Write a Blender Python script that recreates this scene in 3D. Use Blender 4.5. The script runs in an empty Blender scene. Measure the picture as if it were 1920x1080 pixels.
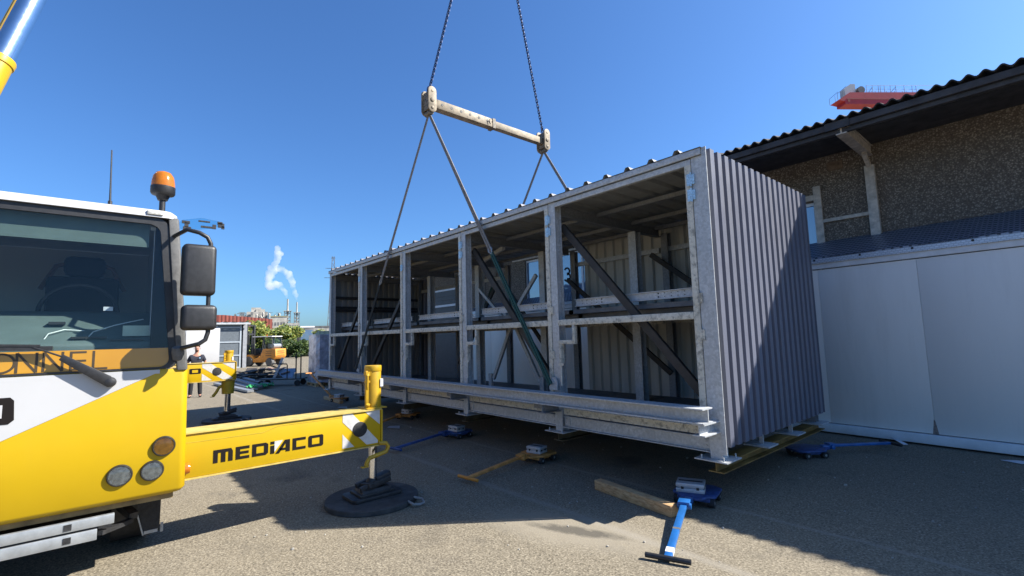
import bpy, bmesh, math, random
from mathutils import Vector, Matrix
random.seed(7)
C = bpy.context.scene.collection
R = math.radians
V = Vector

# ------------------------------------------------------------------ materials
MATS = {}
def nt(name):
    m = bpy.data.materials.new(name); m.use_nodes = True
    t = m.node_tree; b = t.nodes['Principled BSDF']
    MATS[name] = m
    return m, t, b
def node(t, typ, **kw):
    n = t.nodes.new(typ)
    for k, v in kw.items():
        if k.startswith('i_'):
            n.inputs[k[2:].replace('_', ' ')].default_value = v
        else: setattr(n, k, v)
    return n
def ramp(t, fac, stops):
    r = t.nodes.new('ShaderNodeValToRGB'); e = r.color_ramp.elements
    while len(e) < len(stops): e.new(.5)
    for el, (p, c) in zip(e, stops):
        el.position = p; el.color = (*c, 1) if len(c) == 3 else c
    t.links.new(fac, r.inputs['Fac']); return r.outputs['Color']
def coords(t, scale=(1,1,1), rot=(0,0,0)):
    tc = t.nodes.new('ShaderNodeTexCoord'); mp = t.nodes.new('ShaderNodeMapping')
    mp.inputs['Scale'].default_value = scale; mp.inputs['Rotation'].default_value = rot
    t.links.new(tc.outputs['Object'], mp.inputs['Vector']); return mp.outputs['Vector']
def noise(t, vec, scale, detail=4, rough=.55):
    n = node(t, 'ShaderNodeTexNoise', i_Scale=scale, i_Detail=detail, i_Roughness=rough)
    t.links.new(vec, n.inputs['Vector']); return n.outputs['Fac']
def mixc(t, fac, a, b, mode='MIX'):
    m = t.nodes.new('ShaderNodeMix'); m.data_type = 'RGBA'; m.blend_type = mode
    for s, val in ((m.inputs['Factor'], fac), (m.inputs[6], a), (m.inputs[7], b)):
        if hasattr(val, 'is_output'): t.links.new(val, s)
        else: s.default_value = val if isinstance(val, float) else ((*val, 1) if len(val) == 3 else val)
    return m.outputs[2]
def bump(t, b, h, strength=.3, dist=.01):
    n = node(t, 'ShaderNodeBump', i_Strength=strength, i_Distance=dist)
    t.links.new(h, n.inputs['Height']); t.links.new(n.outputs['Normal'], b.inputs['Normal'])

def plain(name, col, rough=.5, metal=0., var=.12, scale=6., bmp=0., bscale=60., coat=0., streak=False):
    m, t, b = nt(name)
    v = coords(t, (1, 1, .15) if streak else (1,1,1))
    n = noise(t, v, scale, 5, .6)
    d = tuple(c*(1-var*1.6) for c in col); l = tuple(min(1, c*(1+var)) for c in col)
    t.links.new(ramp(t, n, [(.3, d), (.7, l)]), b.inputs['Base Color'])
    n2 = noise(t, coords(t), scale*3.1, 3)
    rr = node(t, 'ShaderNodeMapRange', i_To_Min=max(.05, rough-.1), i_To_Max=min(1, rough+.12))
    t.links.new(n2, rr.inputs['Value']); t.links.new(rr.outputs['Result'], b.inputs['Roughness'])
    b.inputs['Metallic'].default_value = metal
    b.inputs['Coat Weight'].default_value = coat
    if bmp: bump(t, b, noise(t, coords(t), bscale, 3), bmp)
    return m

def galv(name, a, c, rough=.5, metal=.35, scale=30, stain=None):
    m, t, b = nt(name)
    v = coords(t)
    vo = node(t, 'ShaderNodeTexVoronoi', i_Scale=scale*1.5); t.links.new(v, vo.inputs['Vector'])
    sp = ramp(t, vo.outputs['Color'], [(.2, a), (.8, c)])
    n = noise(t, v, 3.2, 6, .65)
    col = mixc(t, n, tuple(x*.72 for x in a), sp)
    if stain:
        n2 = noise(t, coords(t), 22, 5, .7)
        f = ramp(t, n2, [(.5, (0,0,0)), (.64, (1,1,1))])
        col = mixc(t, f, col, stain)
    t.links.new(col, b.inputs['Base Color'])
    rr = node(t, 'ShaderNodeMapRange', i_To_Min=rough-.12, i_To_Max=rough+.15)
    t.links.new(n, rr.inputs['Value']); t.links.new(rr.outputs['Result'], b.inputs['Roughness'])
    b.inputs['Metallic'].default_value = metal
    return m

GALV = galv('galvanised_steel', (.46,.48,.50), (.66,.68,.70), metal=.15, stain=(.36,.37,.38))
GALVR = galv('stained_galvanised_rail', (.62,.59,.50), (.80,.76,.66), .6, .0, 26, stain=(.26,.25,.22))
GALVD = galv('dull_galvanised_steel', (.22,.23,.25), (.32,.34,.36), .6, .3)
ZINC = plain('bright_zinc', (.42,.62,.78), .35, .2, .25, 60)
NAVY = plain('slate_blue_coated_sheet', (.122,.130,.172), .42, 0, .08, 2.0, streak=True)
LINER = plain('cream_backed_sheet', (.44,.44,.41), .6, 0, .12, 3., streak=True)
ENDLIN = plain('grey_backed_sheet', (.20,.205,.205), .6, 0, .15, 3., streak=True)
ROOFUN = plain('grey_roof_sheet', (.27,.28,.28), .6, 0, .12, 4.)
BRACE = plain('dark_brown_brace_paint', (.030,.026,.023), .6, 0, .25, 9.)
DARK = plain('dark_steel', (.028,.028,.03), .55, .2, .3, 20., .2)
DECK = plain('floor_plate', (.12,.13,.15), .55, .3, .2, 8.)
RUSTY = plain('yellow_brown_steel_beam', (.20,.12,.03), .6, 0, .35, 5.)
YEL = plain('glossy_yellow_paint', (.44,.283,.0035), .42, 0, .035, 1.6, coat=.12)
YEL.node_tree.nodes['Principled BSDF'].inputs['Specular IOR Level'].default_value = .3
YELB = plain('worn_yellow_paint', (0.4239,0.2551,0.0071), .45, 0, .12, 9.)
YELP = plain('sun_bleached_yellow_paint', (0.4867,0.3611,0.0942), .5, 0, .15, 14.)
OLIVE = plain('olive_yellow_paint', (.42,.31,.02), .5, 0, .15, 9.)  # olive-toned yellow for guide tube, seam, far hook and jack sleeve
WHT = plain('white_paint', (0.4161,0.4161,0.4239), .38, 0, .03, 2., coat=.1)
WHTM = plain('chalky_white_marking', (0.4710,0.4632,0.4474), .6, 0, .10, 20.)
BLK = plain('black_plastic', (.018,.018,.020), .45, 0, .25, 30., .15, 220)
GREYPL = plain('weathered_grey_plastic', (.10,.10,.10), .7, 0, .2, 25., .2, 200)
RUB = plain('black_rubber', (.022,.022,.023), .8, 0, .3, 20., .3, 90)
PADM = plain('outrigger_mat', (.042,.042,.043), .8, 0, .4, 7., .4, 50)
LETTER = plain('black_lettering', (.010,.008,.008), .8, 0, .1)
LETTER.node_tree.nodes['Principled BSDF'].inputs['Specular IOR Level'].default_value = .15
CHROME = plain('polished_rod', (.75,.76,.78), .14, 1., .05, 4.)
ALU = plain('aluminium', (0.2983,0.3140,0.3297), .42, .45, .12, 12.)
ALUB = galv('cast_aluminium', (.45,.47,.50), (.55,.57,.6), .5, .3)
ORG = plain('orange_paint', (.58,.23,.03), .45, 0, .15, 6.)
ORGD = plain('dusty_orange_paint', (.55,.24,.06), .6, 0, .3, 14.)
BLU = plain('blue_paint', (0.0118,0.1099,0.3454), .4, 0, .15, 9., coat=.2)
BLUD = plain('scuffed_dark_blue_paint', (.03,.07,.22), .5, 0, .35, 18.)
SPRD = plain('cream_spreader_paint', (0.2669,0.2080,0.1335), .6, 0, .38, 9.)
SPRDD = plain('greasy_cream_paint', (0.1727,0.1413,0.1021), .6, 0, .5, 22.)
CHAIN = plain('blue_black_chain', (.015,.03,.09), .4, .5, .3, 40.)
WEB = plain('grey_webbing', (.20,.19,.185), .8, 0, .25, 30., .3, 200)
WEBK = plain('black_webbing', (.018,.02,.018), .8, 0, .3, 30.)
WEBG = plain('dark_green_webbing', (.008,.065,.06), .75, 0, .3, 30., .3, 200)
def weathered(m, amount, scale, tint):
    t = m.node_tree; b = t.nodes['Principled BSDF']; src = b.inputs['Base Color'].links[0].from_socket
    f = ramp(t, noise(t, coords(t, (1,1,.12)), scale, 6, .7), [(.50, (0,0,0)), (.78, (amount,amount,amount))])
    t.links.new(mixc(t, f, src, tint), b.inputs['Base Color'])
TEAR = plain('plain_shed_panel', (.80,.75,.69), .5, 0, .045, .9, streak=True)
weathered(TEAR, .35, 1.8, (.45,.41,.36)); weathered(YEL, .10, 2.2, (.30,.22,.05)); weathered(NAVY, .35, 3., (.16,.155,.15))
SHEDW = plain('off_white_band', (.72,.72,.73), .5, 0, .08, 5., streak=False)
CONC = plain('weathered_concrete', (.52,.46,.39), .85, 0, .22, 11., .4, 60)
FIBRO = plain('dark_fibre_cement', (.03,.028,.028), .9, 0, .3, 6., .4, 60)
SOFFIT = plain('dark_eave_timber', (.05,.05,.056), .75, 0, .3, 5.)
SKIN = plain('skin', (.42,.21,.145), .55, 0, .08, 30.)
HAIR = plain('brown_hair', (.05,.025,.015), .7, 0, .3, 60.)
POLO = plain('navy_cotton', (.018,.02,.034), .85, 0, .2, 20., .2, 80)
TROUS = plain('black_cotton', (.012,.012,.016), .85, 0, .2, 20., .2, 80)
PAPER = plain('white_paper', (0.5652,0.5809,0.6280), .7, 0, .06, 9.)
REDR = plain('terracotta_red_sheet', (0.2512,0.0628,0.0432), .6, 0, .15, 1.5)
REDC = plain('crane_red_paint', (.40,.012,.014), .5, 0, .15, .6)
BEIGE = plain('beige_wall', (0.2826,0.2591,0.2120), .85, 0, .15, 1.)
PINK = plain('torn_cardboard', (0.3297,0.1963,0.1492), .8, 0, .3, 8.)
GREENS = plain('green_strap', (0.0079,0.2512,0.0707), .6, 0, .3, 20.)
PLANT = plain('pale_plant_steel', (.40,.375,.33), .7, 0, .3, .4)
PLANTD = plain('dark_plant_steel', (.14,.14,.14), .7, 0, .3, .4)
WRAPL = plain('stretch_wrap', (.42,.41,.47), .2, .25, .3, 5., .5, 14)
GRILLE = plain('mesh_panel', (.13,.15,.17), .5, .2, .1, 8.)
CHIM = plain('chimney_steel', (0.3611,0.3376,0.2983), .5, .2, .15, .5)
LAMPM = plain('reflector_steel', (.36,.39,.42), .18, .9, .3, 30.)
TEALD = plain('grey_green_dashboard', (0.0864,0.1177,0.1138), .6, 0, .12, 4.)
SEAT = plain('dark_seat_cloth', (.010,.011,.014), .9, 0, .2, 20.)
CABLE = plain('white_cable', (.7,.72,.7), .5)
WOOD, t, b = nt('raw_timber')
v = coords(t, (3, 14, 14)); n = noise(t, v, 4, 6, .6)
t.links.new(ramp(t, n, [(.3, (.27,.15,.065)), (.5, (.46,.29,.14)), (.72, (.58,.41,.22))]), b.inputs['Base Color'])
b.inputs['Roughness'].default_value = .75; bump(t, b, n, .25)

def emissive_free_plastic(name, col, rough=.15, trans=.4):
    m, t, b = nt(name)
    n = noise(t, coords(t), 30, 2)
    t.links.new(ramp(t, n, [(.2, tuple(c*.7 for c in col)), (.8, col)]), b.inputs['Base Color'])
    b.inputs['Roughness'].default_value = rough; b.inputs['Transmission Weight'].default_value = trans
    return m
AMBER = emissive_free_plastic('amber_lens', (.62,.19,.012), .12, .3)


def glass(name, tint, refl=1.0):
    m = bpy.data.materials.new(name); m.use_nodes = True; t = m.node_tree
    for n in list(t.nodes): t.nodes.remove(n)
    o = t.nodes.new('ShaderNodeOutputMaterial'); tr = node(t, 'ShaderNodeBsdfTransparent', i_Color=(*tint, 1))
    g = node(t, 'ShaderNodeBsdfGlossy', i_Roughness=.02, i_Color=(refl, refl, refl, 1))
    lw = node(t, 'ShaderNodeLayerWeight', i_Blend=.5); pw = node(t, 'ShaderNodeMath', operation='POWER'); t.links.new(lw.outputs['Facing'], pw.inputs[0]); pw.inputs[1].default_value = 4.0
    f = node(t, 'ShaderNodeMath', operation='MULTIPLY_ADD'); t.links.new(pw.outputs[0], f.inputs[0]); f.inputs[1].default_value = .9; f.inputs[2].default_value = .035; mx = t.nodes.new('ShaderNodeMixShader')
    t.links.new(f.outputs[0], mx.inputs[0]); t.links.new(tr.outputs[0], mx.inputs[1]); t.links.new(g.outputs[0], mx.inputs[2])
    t.links.new(mx.outputs[0], o.inputs[0]); return m
WSCREEN = glass('tinted_windscreen', (.88,.92,.92), .5)
SIDEGL = plain('dark_side_glass', (.012,.016,.022), .08, 0, .1, 3.)
VISORG = plain('grey_green_sun_blind', (0.0864,0.1217,0.1138), .6, 0, .12, 3.)
BLUEGL = glass('pale_blue_glass', (.74,.90,.95), .5)
LENS = glass('clear_lens', (.9,.92,.93))
ALENS = glass('amber_tinted_lens', (.97,.80,.50))
FORKGL = glass('forklift_glass', (.72,.82,.84), .6)
WINGL, t, b = nt('window_glass')
t.links.new(ramp(t, noise(t, coords(t), .8, 2), [(.3, (.10,.17,.27)), (.7, (.14,.22,.34))]), b.inputs['Base Color'])
b.inputs['Roughness'].default_value = .06; b.inputs['Metallic'].default_value = .0; b.inputs['Specular IOR Level'].default_value = 1.0
b.inputs['Coat Weight'].default_value = 1.0; b.inputs['Coat IOR'].default_value = 2.2
ORSTRIP, t, b = nt('orange_screen_film')
t.links.new(ramp(t, noise(t, coords(t), 3, 3), [(.3, (.36,.17,.005)), (.7, (.42,.205,.008))]), b.inputs['Base Color'])
b.inputs['Roughness'].default_value = .35; b.inputs['Coat Weight'].default_value = .6

# asphalt: light aggregate in grey binder, sandy patches and worn lines
SEAM0, SEAM1 = .13, -1.0
ASPH, t, b = nt('worn_asphalt')
v = coords(t)
fine = noise(t, v, 62, 3, .75)
vo = node(t, 'ShaderNodeTexVoronoi', i_Scale=85.0); t.links.new(v, vo.inputs['Vector'])
agg = ramp(t, fine, [(.38, (0.0487,0.0416,0.0298)), (.5, (0.1719,0.1460,0.1060)), (.62, (0.3438,0.2983,0.2206))])
stone = ramp(t, vo.outputs['Color'], [(.1, (0.0455,0.0393,0.0298)), (.55, (0.1774,0.1515,0.1115)), (.95, (0.3666,0.3211,0.2410))])
col = mixc(t, .5, agg, stone)
big = noise(t, v, .55, 5, .6)
col = mixc(t, ramp(t, big, [(.35, (0,0,0)), (.7, (.55,.55,.55))]), col, mixc(t, .55, col, (0.2174,0.1860,0.1350)))
darkp = noise(t, coords(t, (1, 1.6, 1), (0,0,.5)), 1.3, 5, .65)
col = mixc(t, ramp(t, darkp, [(.56, (0,0,0)), (.75, (.5,.5,.5))]), col, (0.0487,0.0455,0.0432))
# pale sand swept over one place near the camera
sx = node(t, 'ShaderNodeTexGradient', gradient_type='SPHERICAL')
tc = t.nodes.new('ShaderNodeTexCoord'); mp = t.nodes.new('ShaderNodeMapping'); mp.vector_type = 'TEXTURE'
mp.inputs['Location'].default_value = (-.72,-1.33,0); mp.inputs['Rotation'].default_value = (0,0,R(18)); mp.inputs['Scale'].default_value = (1.15,.50,1)
t.links.new(tc.outputs['Object'], mp.inputs['Vector']); t.links.new(mp.outputs['Vector'], sx.inputs['Vector'])
sm = node(t, 'ShaderNodeMath', operation='MULTIPLY'); t.links.new(sx.outputs['Fac'], sm.inputs[0]); t.links.new(noise(t, v, 5, 5, .7), sm.inputs[1])
col = mixc(t, ramp(t, sm.outputs[0], [(.06, (0,0,0)), (.28, (.8,.8,.8))]), col, (0.2410,0.2120,0.1633))
mp2 = t.nodes.new('ShaderNodeMapping'); mp2.vector_type = 'TEXTURE'
mp2.inputs['Location'].default_value = (-.66,-1.33,0); mp2.inputs['Rotation'].default_value = (0,0,R(24)); mp2.inputs['Scale'].default_value = (.62,.13,1)
sg = node(t, 'ShaderNodeTexGradient', gradient_type='SPHERICAL')
t.links.new(tc.outputs['Object'], mp2.inputs['Vector']); t.links.new(mp2.outputs['Vector'], sg.inputs['Vector'])
sm2 = node(t, 'ShaderNodeMath', operation='MULTIPLY'); t.links.new(sg.outputs['Fac'], sm2.inputs[0]); t.links.new(noise(t, v, 9, 4, .7), sm2.inputs[1])
col = mixc(t, ramp(t, sm2.outputs[0], [(.10, (0,0,0)), (.30, (.75,.75,.75))]), col, (0.0573,0.0526,0.0455))
sep = t.nodes.new('ShaderNodeSeparateXYZ'); wob = node(t, 'ShaderNodeVectorMath', operation='ADD'); t.links.new(v, wob.inputs[0])
nn_ = node(t, 'ShaderNodeTexNoise', i_Scale=1.6, i_Detail=3.0); t.links.new(v, nn_.inputs['Vector'])
ws_ = node(t, 'ShaderNodeVectorMath', operation='SCALE'); ws_.inputs['Scale'].default_value = .12; t.links.new(nn_.outputs['Color'], ws_.inputs[0]); t.links.new(ws_.outputs[0], wob.inputs[1])
t.links.new(wob.outputs[0], sep.inputs[0])
for y_s, wd_ in ((SEAM0,.05),(SEAM1,.07),(SEAM1-4.2,.05)):
    d_ = node(t, 'ShaderNodeMath', operation='SUBTRACT'); t.links.new(sep.outputs['Y'], d_.inputs[0]); d_.inputs[1].default_value = y_s
    ab = node(t, 'ShaderNodeMath', operation='ABSOLUTE'); t.links.new(d_.outputs[0], ab.inputs[0])
    dv_ = node(t, 'ShaderNodeMath', operation='DIVIDE'); t.links.new(ab.outputs[0], dv_.inputs[0]); dv_.inputs[1].default_value = wd_
    col = mixc(t, ramp(t, dv_.outputs[0], [(.2, (.5,.5,.5)), (1., (0,0,0))]), col, (0.2591,0.2355,0.1963))
wv_ = node(t, 'ShaderNodeVectorMath', operation='ADD'); t.links.new(v, wv_.inputs[0])
ws2 = node(t, 'ShaderNodeVectorMath', operation='SCALE'); ws2.inputs['Scale'].default_value = .7; t.links.new(nn_.outputs['Color'], ws2.inputs[0]); t.links.new(ws2.outputs[0], wv_.inputs[1])
oil = node(t, 'ShaderNodeTexVoronoi', i_Scale=.55, i_Randomness=1.0); t.links.new(wv_.outputs[0], oil.inputs['Vector'])
col = mixc(t, ramp(t, oil.outputs['Distance'], [(.04, (.45,.45,.45)), (.16, (0,0,0))]), col, (0.0353,0.0330,0.0314))
t.links.new(col, b.inputs['Base Color']); b.inputs['Roughness'].default_value = .9
b.inputs['Specular IOR Level'].default_value = .25
bump(t, b, fine, .55, .006)

# pebble dash
PEB, t, b = nt('pebble_dash')
v = coords(t)
vo = node(t, 'ShaderNodeTexVoronoi', i_Scale=48.0); t.links.new(v, vo.inputs['Vector'])
base = ramp(t, vo.outputs['Color'], [(.15, (.14,.115,.09)), (.6, (.26,.215,.165)), (.95, (.44,.37,.29))])
gap = ramp(t, vo.outputs['Distance'], [(.25, (1,1,1)), (.62, (.45,.42,.40))])
col = mixc(t, 1.0, base, gap, 'MULTIPLY')
col = mixc(t, noise(t, v, 1.1, 5, .6), mixc(t, .35, col, (.10,.085,.07)), col)
t.links.new(col, b.inputs['Base Color']); b.inputs['Roughness'].default_value = .9
bump(t, b, vo.outputs['Distance'], -.8, .03)

weathered(PEB, .45, .9, (.12,.10,.085))
# chequer plate
CHQ, t, b = nt('chequer_plate')
v = coords(t)
br = node(t, 'ShaderNodeTexBrick', i_Scale=1.0); t.links.new(v, br.inputs['Vector'])
br.offset = .5; br.inputs['Brick Width'].default_value = .105; br.inputs['Row Height'].default_value = .062
br.inputs['Mortar Size'].default_value = .021; br.inputs['Mortar Smooth'].default_value = .3
br.inputs['Color1'].default_value = (.50,.55,.66,1); br.inputs['Color2'].default_value = (.34,.40,.50,1); br.inputs['Mortar'].default_value = (.035,.045,.075,1)
t.links.new(br.outputs['Color'], b.inputs['Base Color']); b.inputs['Roughness'].default_value = .4; b.inputs['Metallic'].default_value = .3
bump(t, b, br.outputs['Fac'], -.5, .01)
CHQL, t, b = nt('bright_chequer_plate')
br = node(t, 'ShaderNodeTexBrick', i_Scale=1.0); t.links.new(coords(t, (1,1,1), (R(90),0,0)), br.inputs['Vector'])
br.offset = .5; br.inputs['Brick Width'].default_value = .05; br.inputs['Row Height'].default_value = .028; br.inputs['Mortar Size'].default_value = .006
br.inputs['Color1'].default_value = (.62,.66,.72,1); br.inputs['Color2'].default_value = (.50,.55,.62,1); br.inputs['Mortar'].default_value = (.40,.44,.50,1)
t.links.new(br.outputs['Color'], b.inputs['Base Color']); b.inputs['Roughness'].default_value = .4; b.inputs['Metallic'].default_value = .3

def leafmat(name, a, c, l):
    m, t, b = nt(name)
    oi = t.nodes.new('ShaderNodeNewGeometry')
    t.links.new(ramp(t, oi.outputs['Random Per Island'], [(.1, a), (.55, c), (.95, l)]), b.inputs['Base Color'])
    b.inputs['Roughness'].default_value = .55; b.inputs['Subsurface Weight'].default_value = .0
    tl = t.nodes.new('ShaderNodeBsdfTranslucent'); mx = t.nodes.new('ShaderNodeMixShader'); mx.inputs[0].default_value = .42
    t.links.new(b.inputs['Base Color'].links[0].from_socket, tl.inputs['Color'])
    t.links.new(b.outputs[0], mx.inputs[1]); t.links.new(tl.outputs[0], mx.inputs[2]); t.links.new(mx.outputs[0], t.nodes['Material Output'].inputs[0])
    return m
LEAF = leafmat('laurel_leaves', (.05,.10,.014), (.20,.26,.04), (.46,.44,.11))
LEAFD = leafmat('ivy_leaves', (.014,.04,.009), (.045,.09,.016), (.11,.16,.03))

# ------------------------------------------------------------------ mesh builder
ORGN = {}
class MB:
    def __init__(s): s.v = []; s.f = []; s.sm = []
    def add(s, vs, fs, smooth=False):
        o = len(s.v); s.v += [V(p) for p in vs]; s.f += [tuple(i+o for i in f) for f in fs]; s.sm += [smooth]*len(fs); return s
    def box(s, x0, x1, y0, y1, z0, z1):
        vs = [(x,y,z) for x in (x0,x1) for y in (y0,y1) for z in (z0,z1)]
        return s.add(vs, [(0,1,3,2),(4,6,7,5),(0,4,5,1),(2,3,7,6),(0,2,6,4),(1,5,7,3)])
    def bar(s, p, q, w, h, up=(0,0,1)):
        p, q = V(p), V(q); d = (q-p).normalized(); up = V(up)
        if abs(d.dot(up)) > .99: up = V((0,1,0))
        a = d.cross(up).normalized(); u = a.cross(d)
        vs = [c + a*i*w/2 + u*j*h/2 for c in (p,q) for i in (-1,1) for j in (-1,1)]
        return s.add(vs, [(0,1,3,2),(4,6,7,5),(0,4,5,1),(2,3,7,6),(0,2,6,4),(1,5,7,3)])
    def cyl(s, p, q, r, r2=None, n=20, cap=True):
        p, q = V(p), V(q); r2 = r if r2 is None else r2; d = (q-p).normalized()
        a = d.orthogonal().normalized(); u = d.cross(a)
        ring = [a*math.cos(2*math.pi*i/n)+u*math.sin(2*math.pi*i/n) for i in range(n)]
        s.add([p+e*r for e in ring]+[q+e*r2 for e in ring], [(i,(i+1)%n,n+(i+1)%n,n+i) for i in range(n)], True)
        if cap:
            s.add([p+e*r for e in ring], [tuple(range(n))[::-1]]); s.add([q+e*r2 for e in ring], [tuple(range(n))])
        return s
    def tube(s, pts, r, n=10, close=True):
        pts = [V(p) for p in pts]; rings = []
        prev = None
        for i, p in enumerate(pts):
            d = (pts[min(i+1,len(pts)-1)]-pts[max(i-1,0)]).normalized()
            a = d.orthogonal().normalized() if prev is None else (prev - d*prev.dot(d)).normalized()
            prev = a; u = d.cross(a)
            rr = r[i] if isinstance(r, (list,tuple)) else r
            rings.append([p+(a*math.cos(2*math.pi*k/n)+u*math.sin(2*math.pi*k/n))*rr for k in range(n)])
        vs = [q for rg in rings for q in rg]
        fs = [(i*n+k, i*n+(k+1)%n, (i+1)*n+(k+1)%n, (i+1)*n+k) for i in range(len(pts)-1) for k in range(n)]
        s.add(vs, fs, True)
        s.add(rings[0], [tuple(range(n))[::-1]]); s.add(rings[-1], [tuple(range(n))]); return s
    def lathe(s, c, prof, n=24, axis=(0,0,1)):
        c = V(c); d = V(axis).normalized(); a = d.orthogonal().normalized(); u = d.cross(a)
        vs = [c + d*z + (a*math.cos(2*math.pi*k/n)+u*math.sin(2*math.pi*k/n))*max(r,1e-4) for r, z in prof for k in range(n)]
        m = len(prof)
        fs = [(i*n+k, i*n+(k+1)%n, (i+1)*n+(k+1)%n, (i+1)*n+k) for i in range(m-1) for k in range(n)]
        s.add(vs, fs, True); s.add(vs[:n], [tuple(range(n))[::-1]]); s.add(vs[-n:], [tuple(range(n))]); return s
    def prism(s, poly, f0, f1):
        """poly of 2-tuples; f0,f1 map (u,v) to the two end faces"""
        n = len(poly); a = [V(f0(*p)) for p in poly]; b = [V(f1(*p)) for p in poly]
        s.add(a+b, [tuple(range(n))[::-1], tuple(range(n,2*n))]+[(i,(i+1)%n,n+(i+1)%n,n+i) for i in range(n)]); return s
    def ibeam(s, p, q, h, w, tf=.012, tw=.008):
        p, q = V(p), V(q); up = V((0,0,1))
        s.bar(p+up*(h/2-tf/2), q+up*(h/2-tf/2), w, tf); s.bar(p-up*(h/2-tf/2), q-up*(h/2-tf/2), w, tf)
        s.bar(p, q, tw, h-2*tf); return s
    def build(s, name, mat, parent=None, bevel=0., org=None, seg=2, local=False):
        bm = bmesh.new()
        o = V((0,0,0))
        if not local:
            o = ORGN[parent.name] if parent else V(org or (0,0,0))
        vs = [bm.verts.new(p-o) for p in s.v]
        for f, sm in zip(s.f, s.sm):
            try:
                fc = bm.faces.new([vs[i] for i in f]); fc.smooth = sm
            except ValueError: pass
        if bevel:
            bmesh.ops.remove_doubles(bm, verts=bm.verts, dist=1e-5)
            ed = [e for e in bm.edges if len(e.link_faces) == 2 and e.calc_face_angle(0) > R(35)]
            bmesh.ops.bevel(bm, geom=ed, offset=bevel, segments=seg, profile=.5, affect='EDGES', clamp_overlap=True)
            for f in bm.faces: f.smooth = True
        bmesh.ops.recalc_face_normals(bm, faces=bm.faces)
        me = bpy.data.meshes.new(name); bm.to_mesh(me); bm.free()
        if bevel or any(s.sm): me.set_sharp_from_angle(angle=R(40))
        me.materials.append(mat)
        ob = bpy.data.objects.new(name, me); C.objects.link(ob)
        if parent:
            ob.parent = parent; ORGN[ob.name] = ORGN.get(parent.name, V((0,0,0)))
        else:
            ob.location = o; ORGN[ob.name] = o
        return ob

def tag(o, label=None, cat=None, group=None, kind=None):
    for k, val in (('label',label),('category',cat),('group',group),('kind',kind)):
        if val: o[k] = val
    return o
def thing(name, label, cat, loc=(0,0,0), rz=0., group=None):
    o = bpy.data.objects.new(name, None); C.objects.link(o); o.location = loc; o.rotation_euler = (0,0,rz)
    o.empty_display_size = .2
    ORGN[o.name] = V(loc); return tag(o, label, cat, group)
def dup(o, loc, rz, label, group=None):
    r = o.copy(); C.objects.link(r); r.location = loc; r.rotation_euler = (0,0,rz); r['label'] = label
    if group: r['group'] = group
    def rec(src, dst):
        for ch in list(src.children):
            c = ch.copy(); C.objects.link(c); c.parent = dst; rec(ch, c)
    rec(o, r); return r

# ------------------------------------------------------------------ camera (calibrated from the module's edges)
F, PITCH = 889.2, 0
CAM = V((2.2011,-4.4499,1.65)); yaw, pitch, roll = 2.4283, .1023, -.0270
fw = V((math.cos(yaw)*math.cos(pitch), math.sin(yaw)*math.cos(pitch), math.sin(pitch)))
rt = fw.cross(V((0,0,1))).normalized(); up = rt.cross(fw)
RT = math.cos(roll)*rt + math.sin(roll)*up; UP = -math.sin(roll)*rt + math.cos(roll)*up
cd = bpy.data.cameras.new('camera'); cam = bpy.data.objects.new('camera', cd); C.objects.link(cam)
cam.matrix_world = Matrix(((RT.x,UP.x,-fw.x,CAM.x),(RT.y,UP.y,-fw.y,CAM.y),(RT.z,UP.z,-fw.z,CAM.z),(0,0,0,1)))
cd.sensor_width = 36; cd.lens = F/1920*36; cd.clip_end = 5000; cd.clip_start = .05
bpy.context.scene.camera = cam
def at(px, py, dist):          # a point at a given distance along the view axis
    return CAM + (fw*F + RT*(px-960) - UP*(py-540))*(dist/F)
def atground(px, py, z=0.):
    d = fw*F + RT*(px-960) - UP*(py-540); return CAM + d*((z-CAM.z)/d.z)

# ------------------------------------------------------------------ light
w = bpy.data.worlds.new('World'); bpy.context.scene.world = w; w.use_nodes = True
t = w.node_tree; bg = t.nodes['Background']
sky = t.nodes.new('ShaderNodeTexSky'); sky.sky_type = 'NISHITA'; sky.sun_disc = False
S = V((.7105,.8906,1)).normalized()
el, az = math.asin(S.z), math.atan2(S.x, S.y)
sky.sun_elevation = el; sky.sun_rotation = az; sky.altitude = 0; sky.air_density = 1.0; sky.dust_density = 1.3; sky.ozone_density = 3.0
hs = node(t, 'ShaderNodeHueSaturation', i_Saturation=1.04, i_Value=1.0)
t.links.new(sky.outputs[0], hs.inputs['Color']); t.links.new(mixc(t, 1.0, hs.outputs[0], (.66,1.03,1.45), 'MULTIPLY'), bg.inputs['Color'])
bg.inputs['Strength'].default_value = .0575
sl = bpy.data.lights.new('sun', 'SUN'); so = bpy.data.objects.new('sun', sl); C.objects.link(so)
so.rotation_euler = S.to_track_quat('Z', 'Y').to_euler(); so.location = (20,25,30)
sl.energy = 5.0; sl.angle = R(.53); sl.color = (1,.95,.86)
sc = bpy.context.scene
sc.view_settings.view_transform = 'Standard'; sc.view_settings.look = 'None'; sc.view_settings.gamma = 1
sc.view_settings.exposure = 1.3
sc.cycles.max_bounces = 8; sc.cycles.volume_bounces = 6; sc.cycles.transparent_max_bounces = 16

# ------------------------------------------------------------------ ground
m = MB(); m.add([(-900,-900,0),(900,-900,0),(900,900,0),(-900,900,0)], [(0,1,2,3)])
tag(m.build('ground', ASPH), kind='structure')

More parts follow.
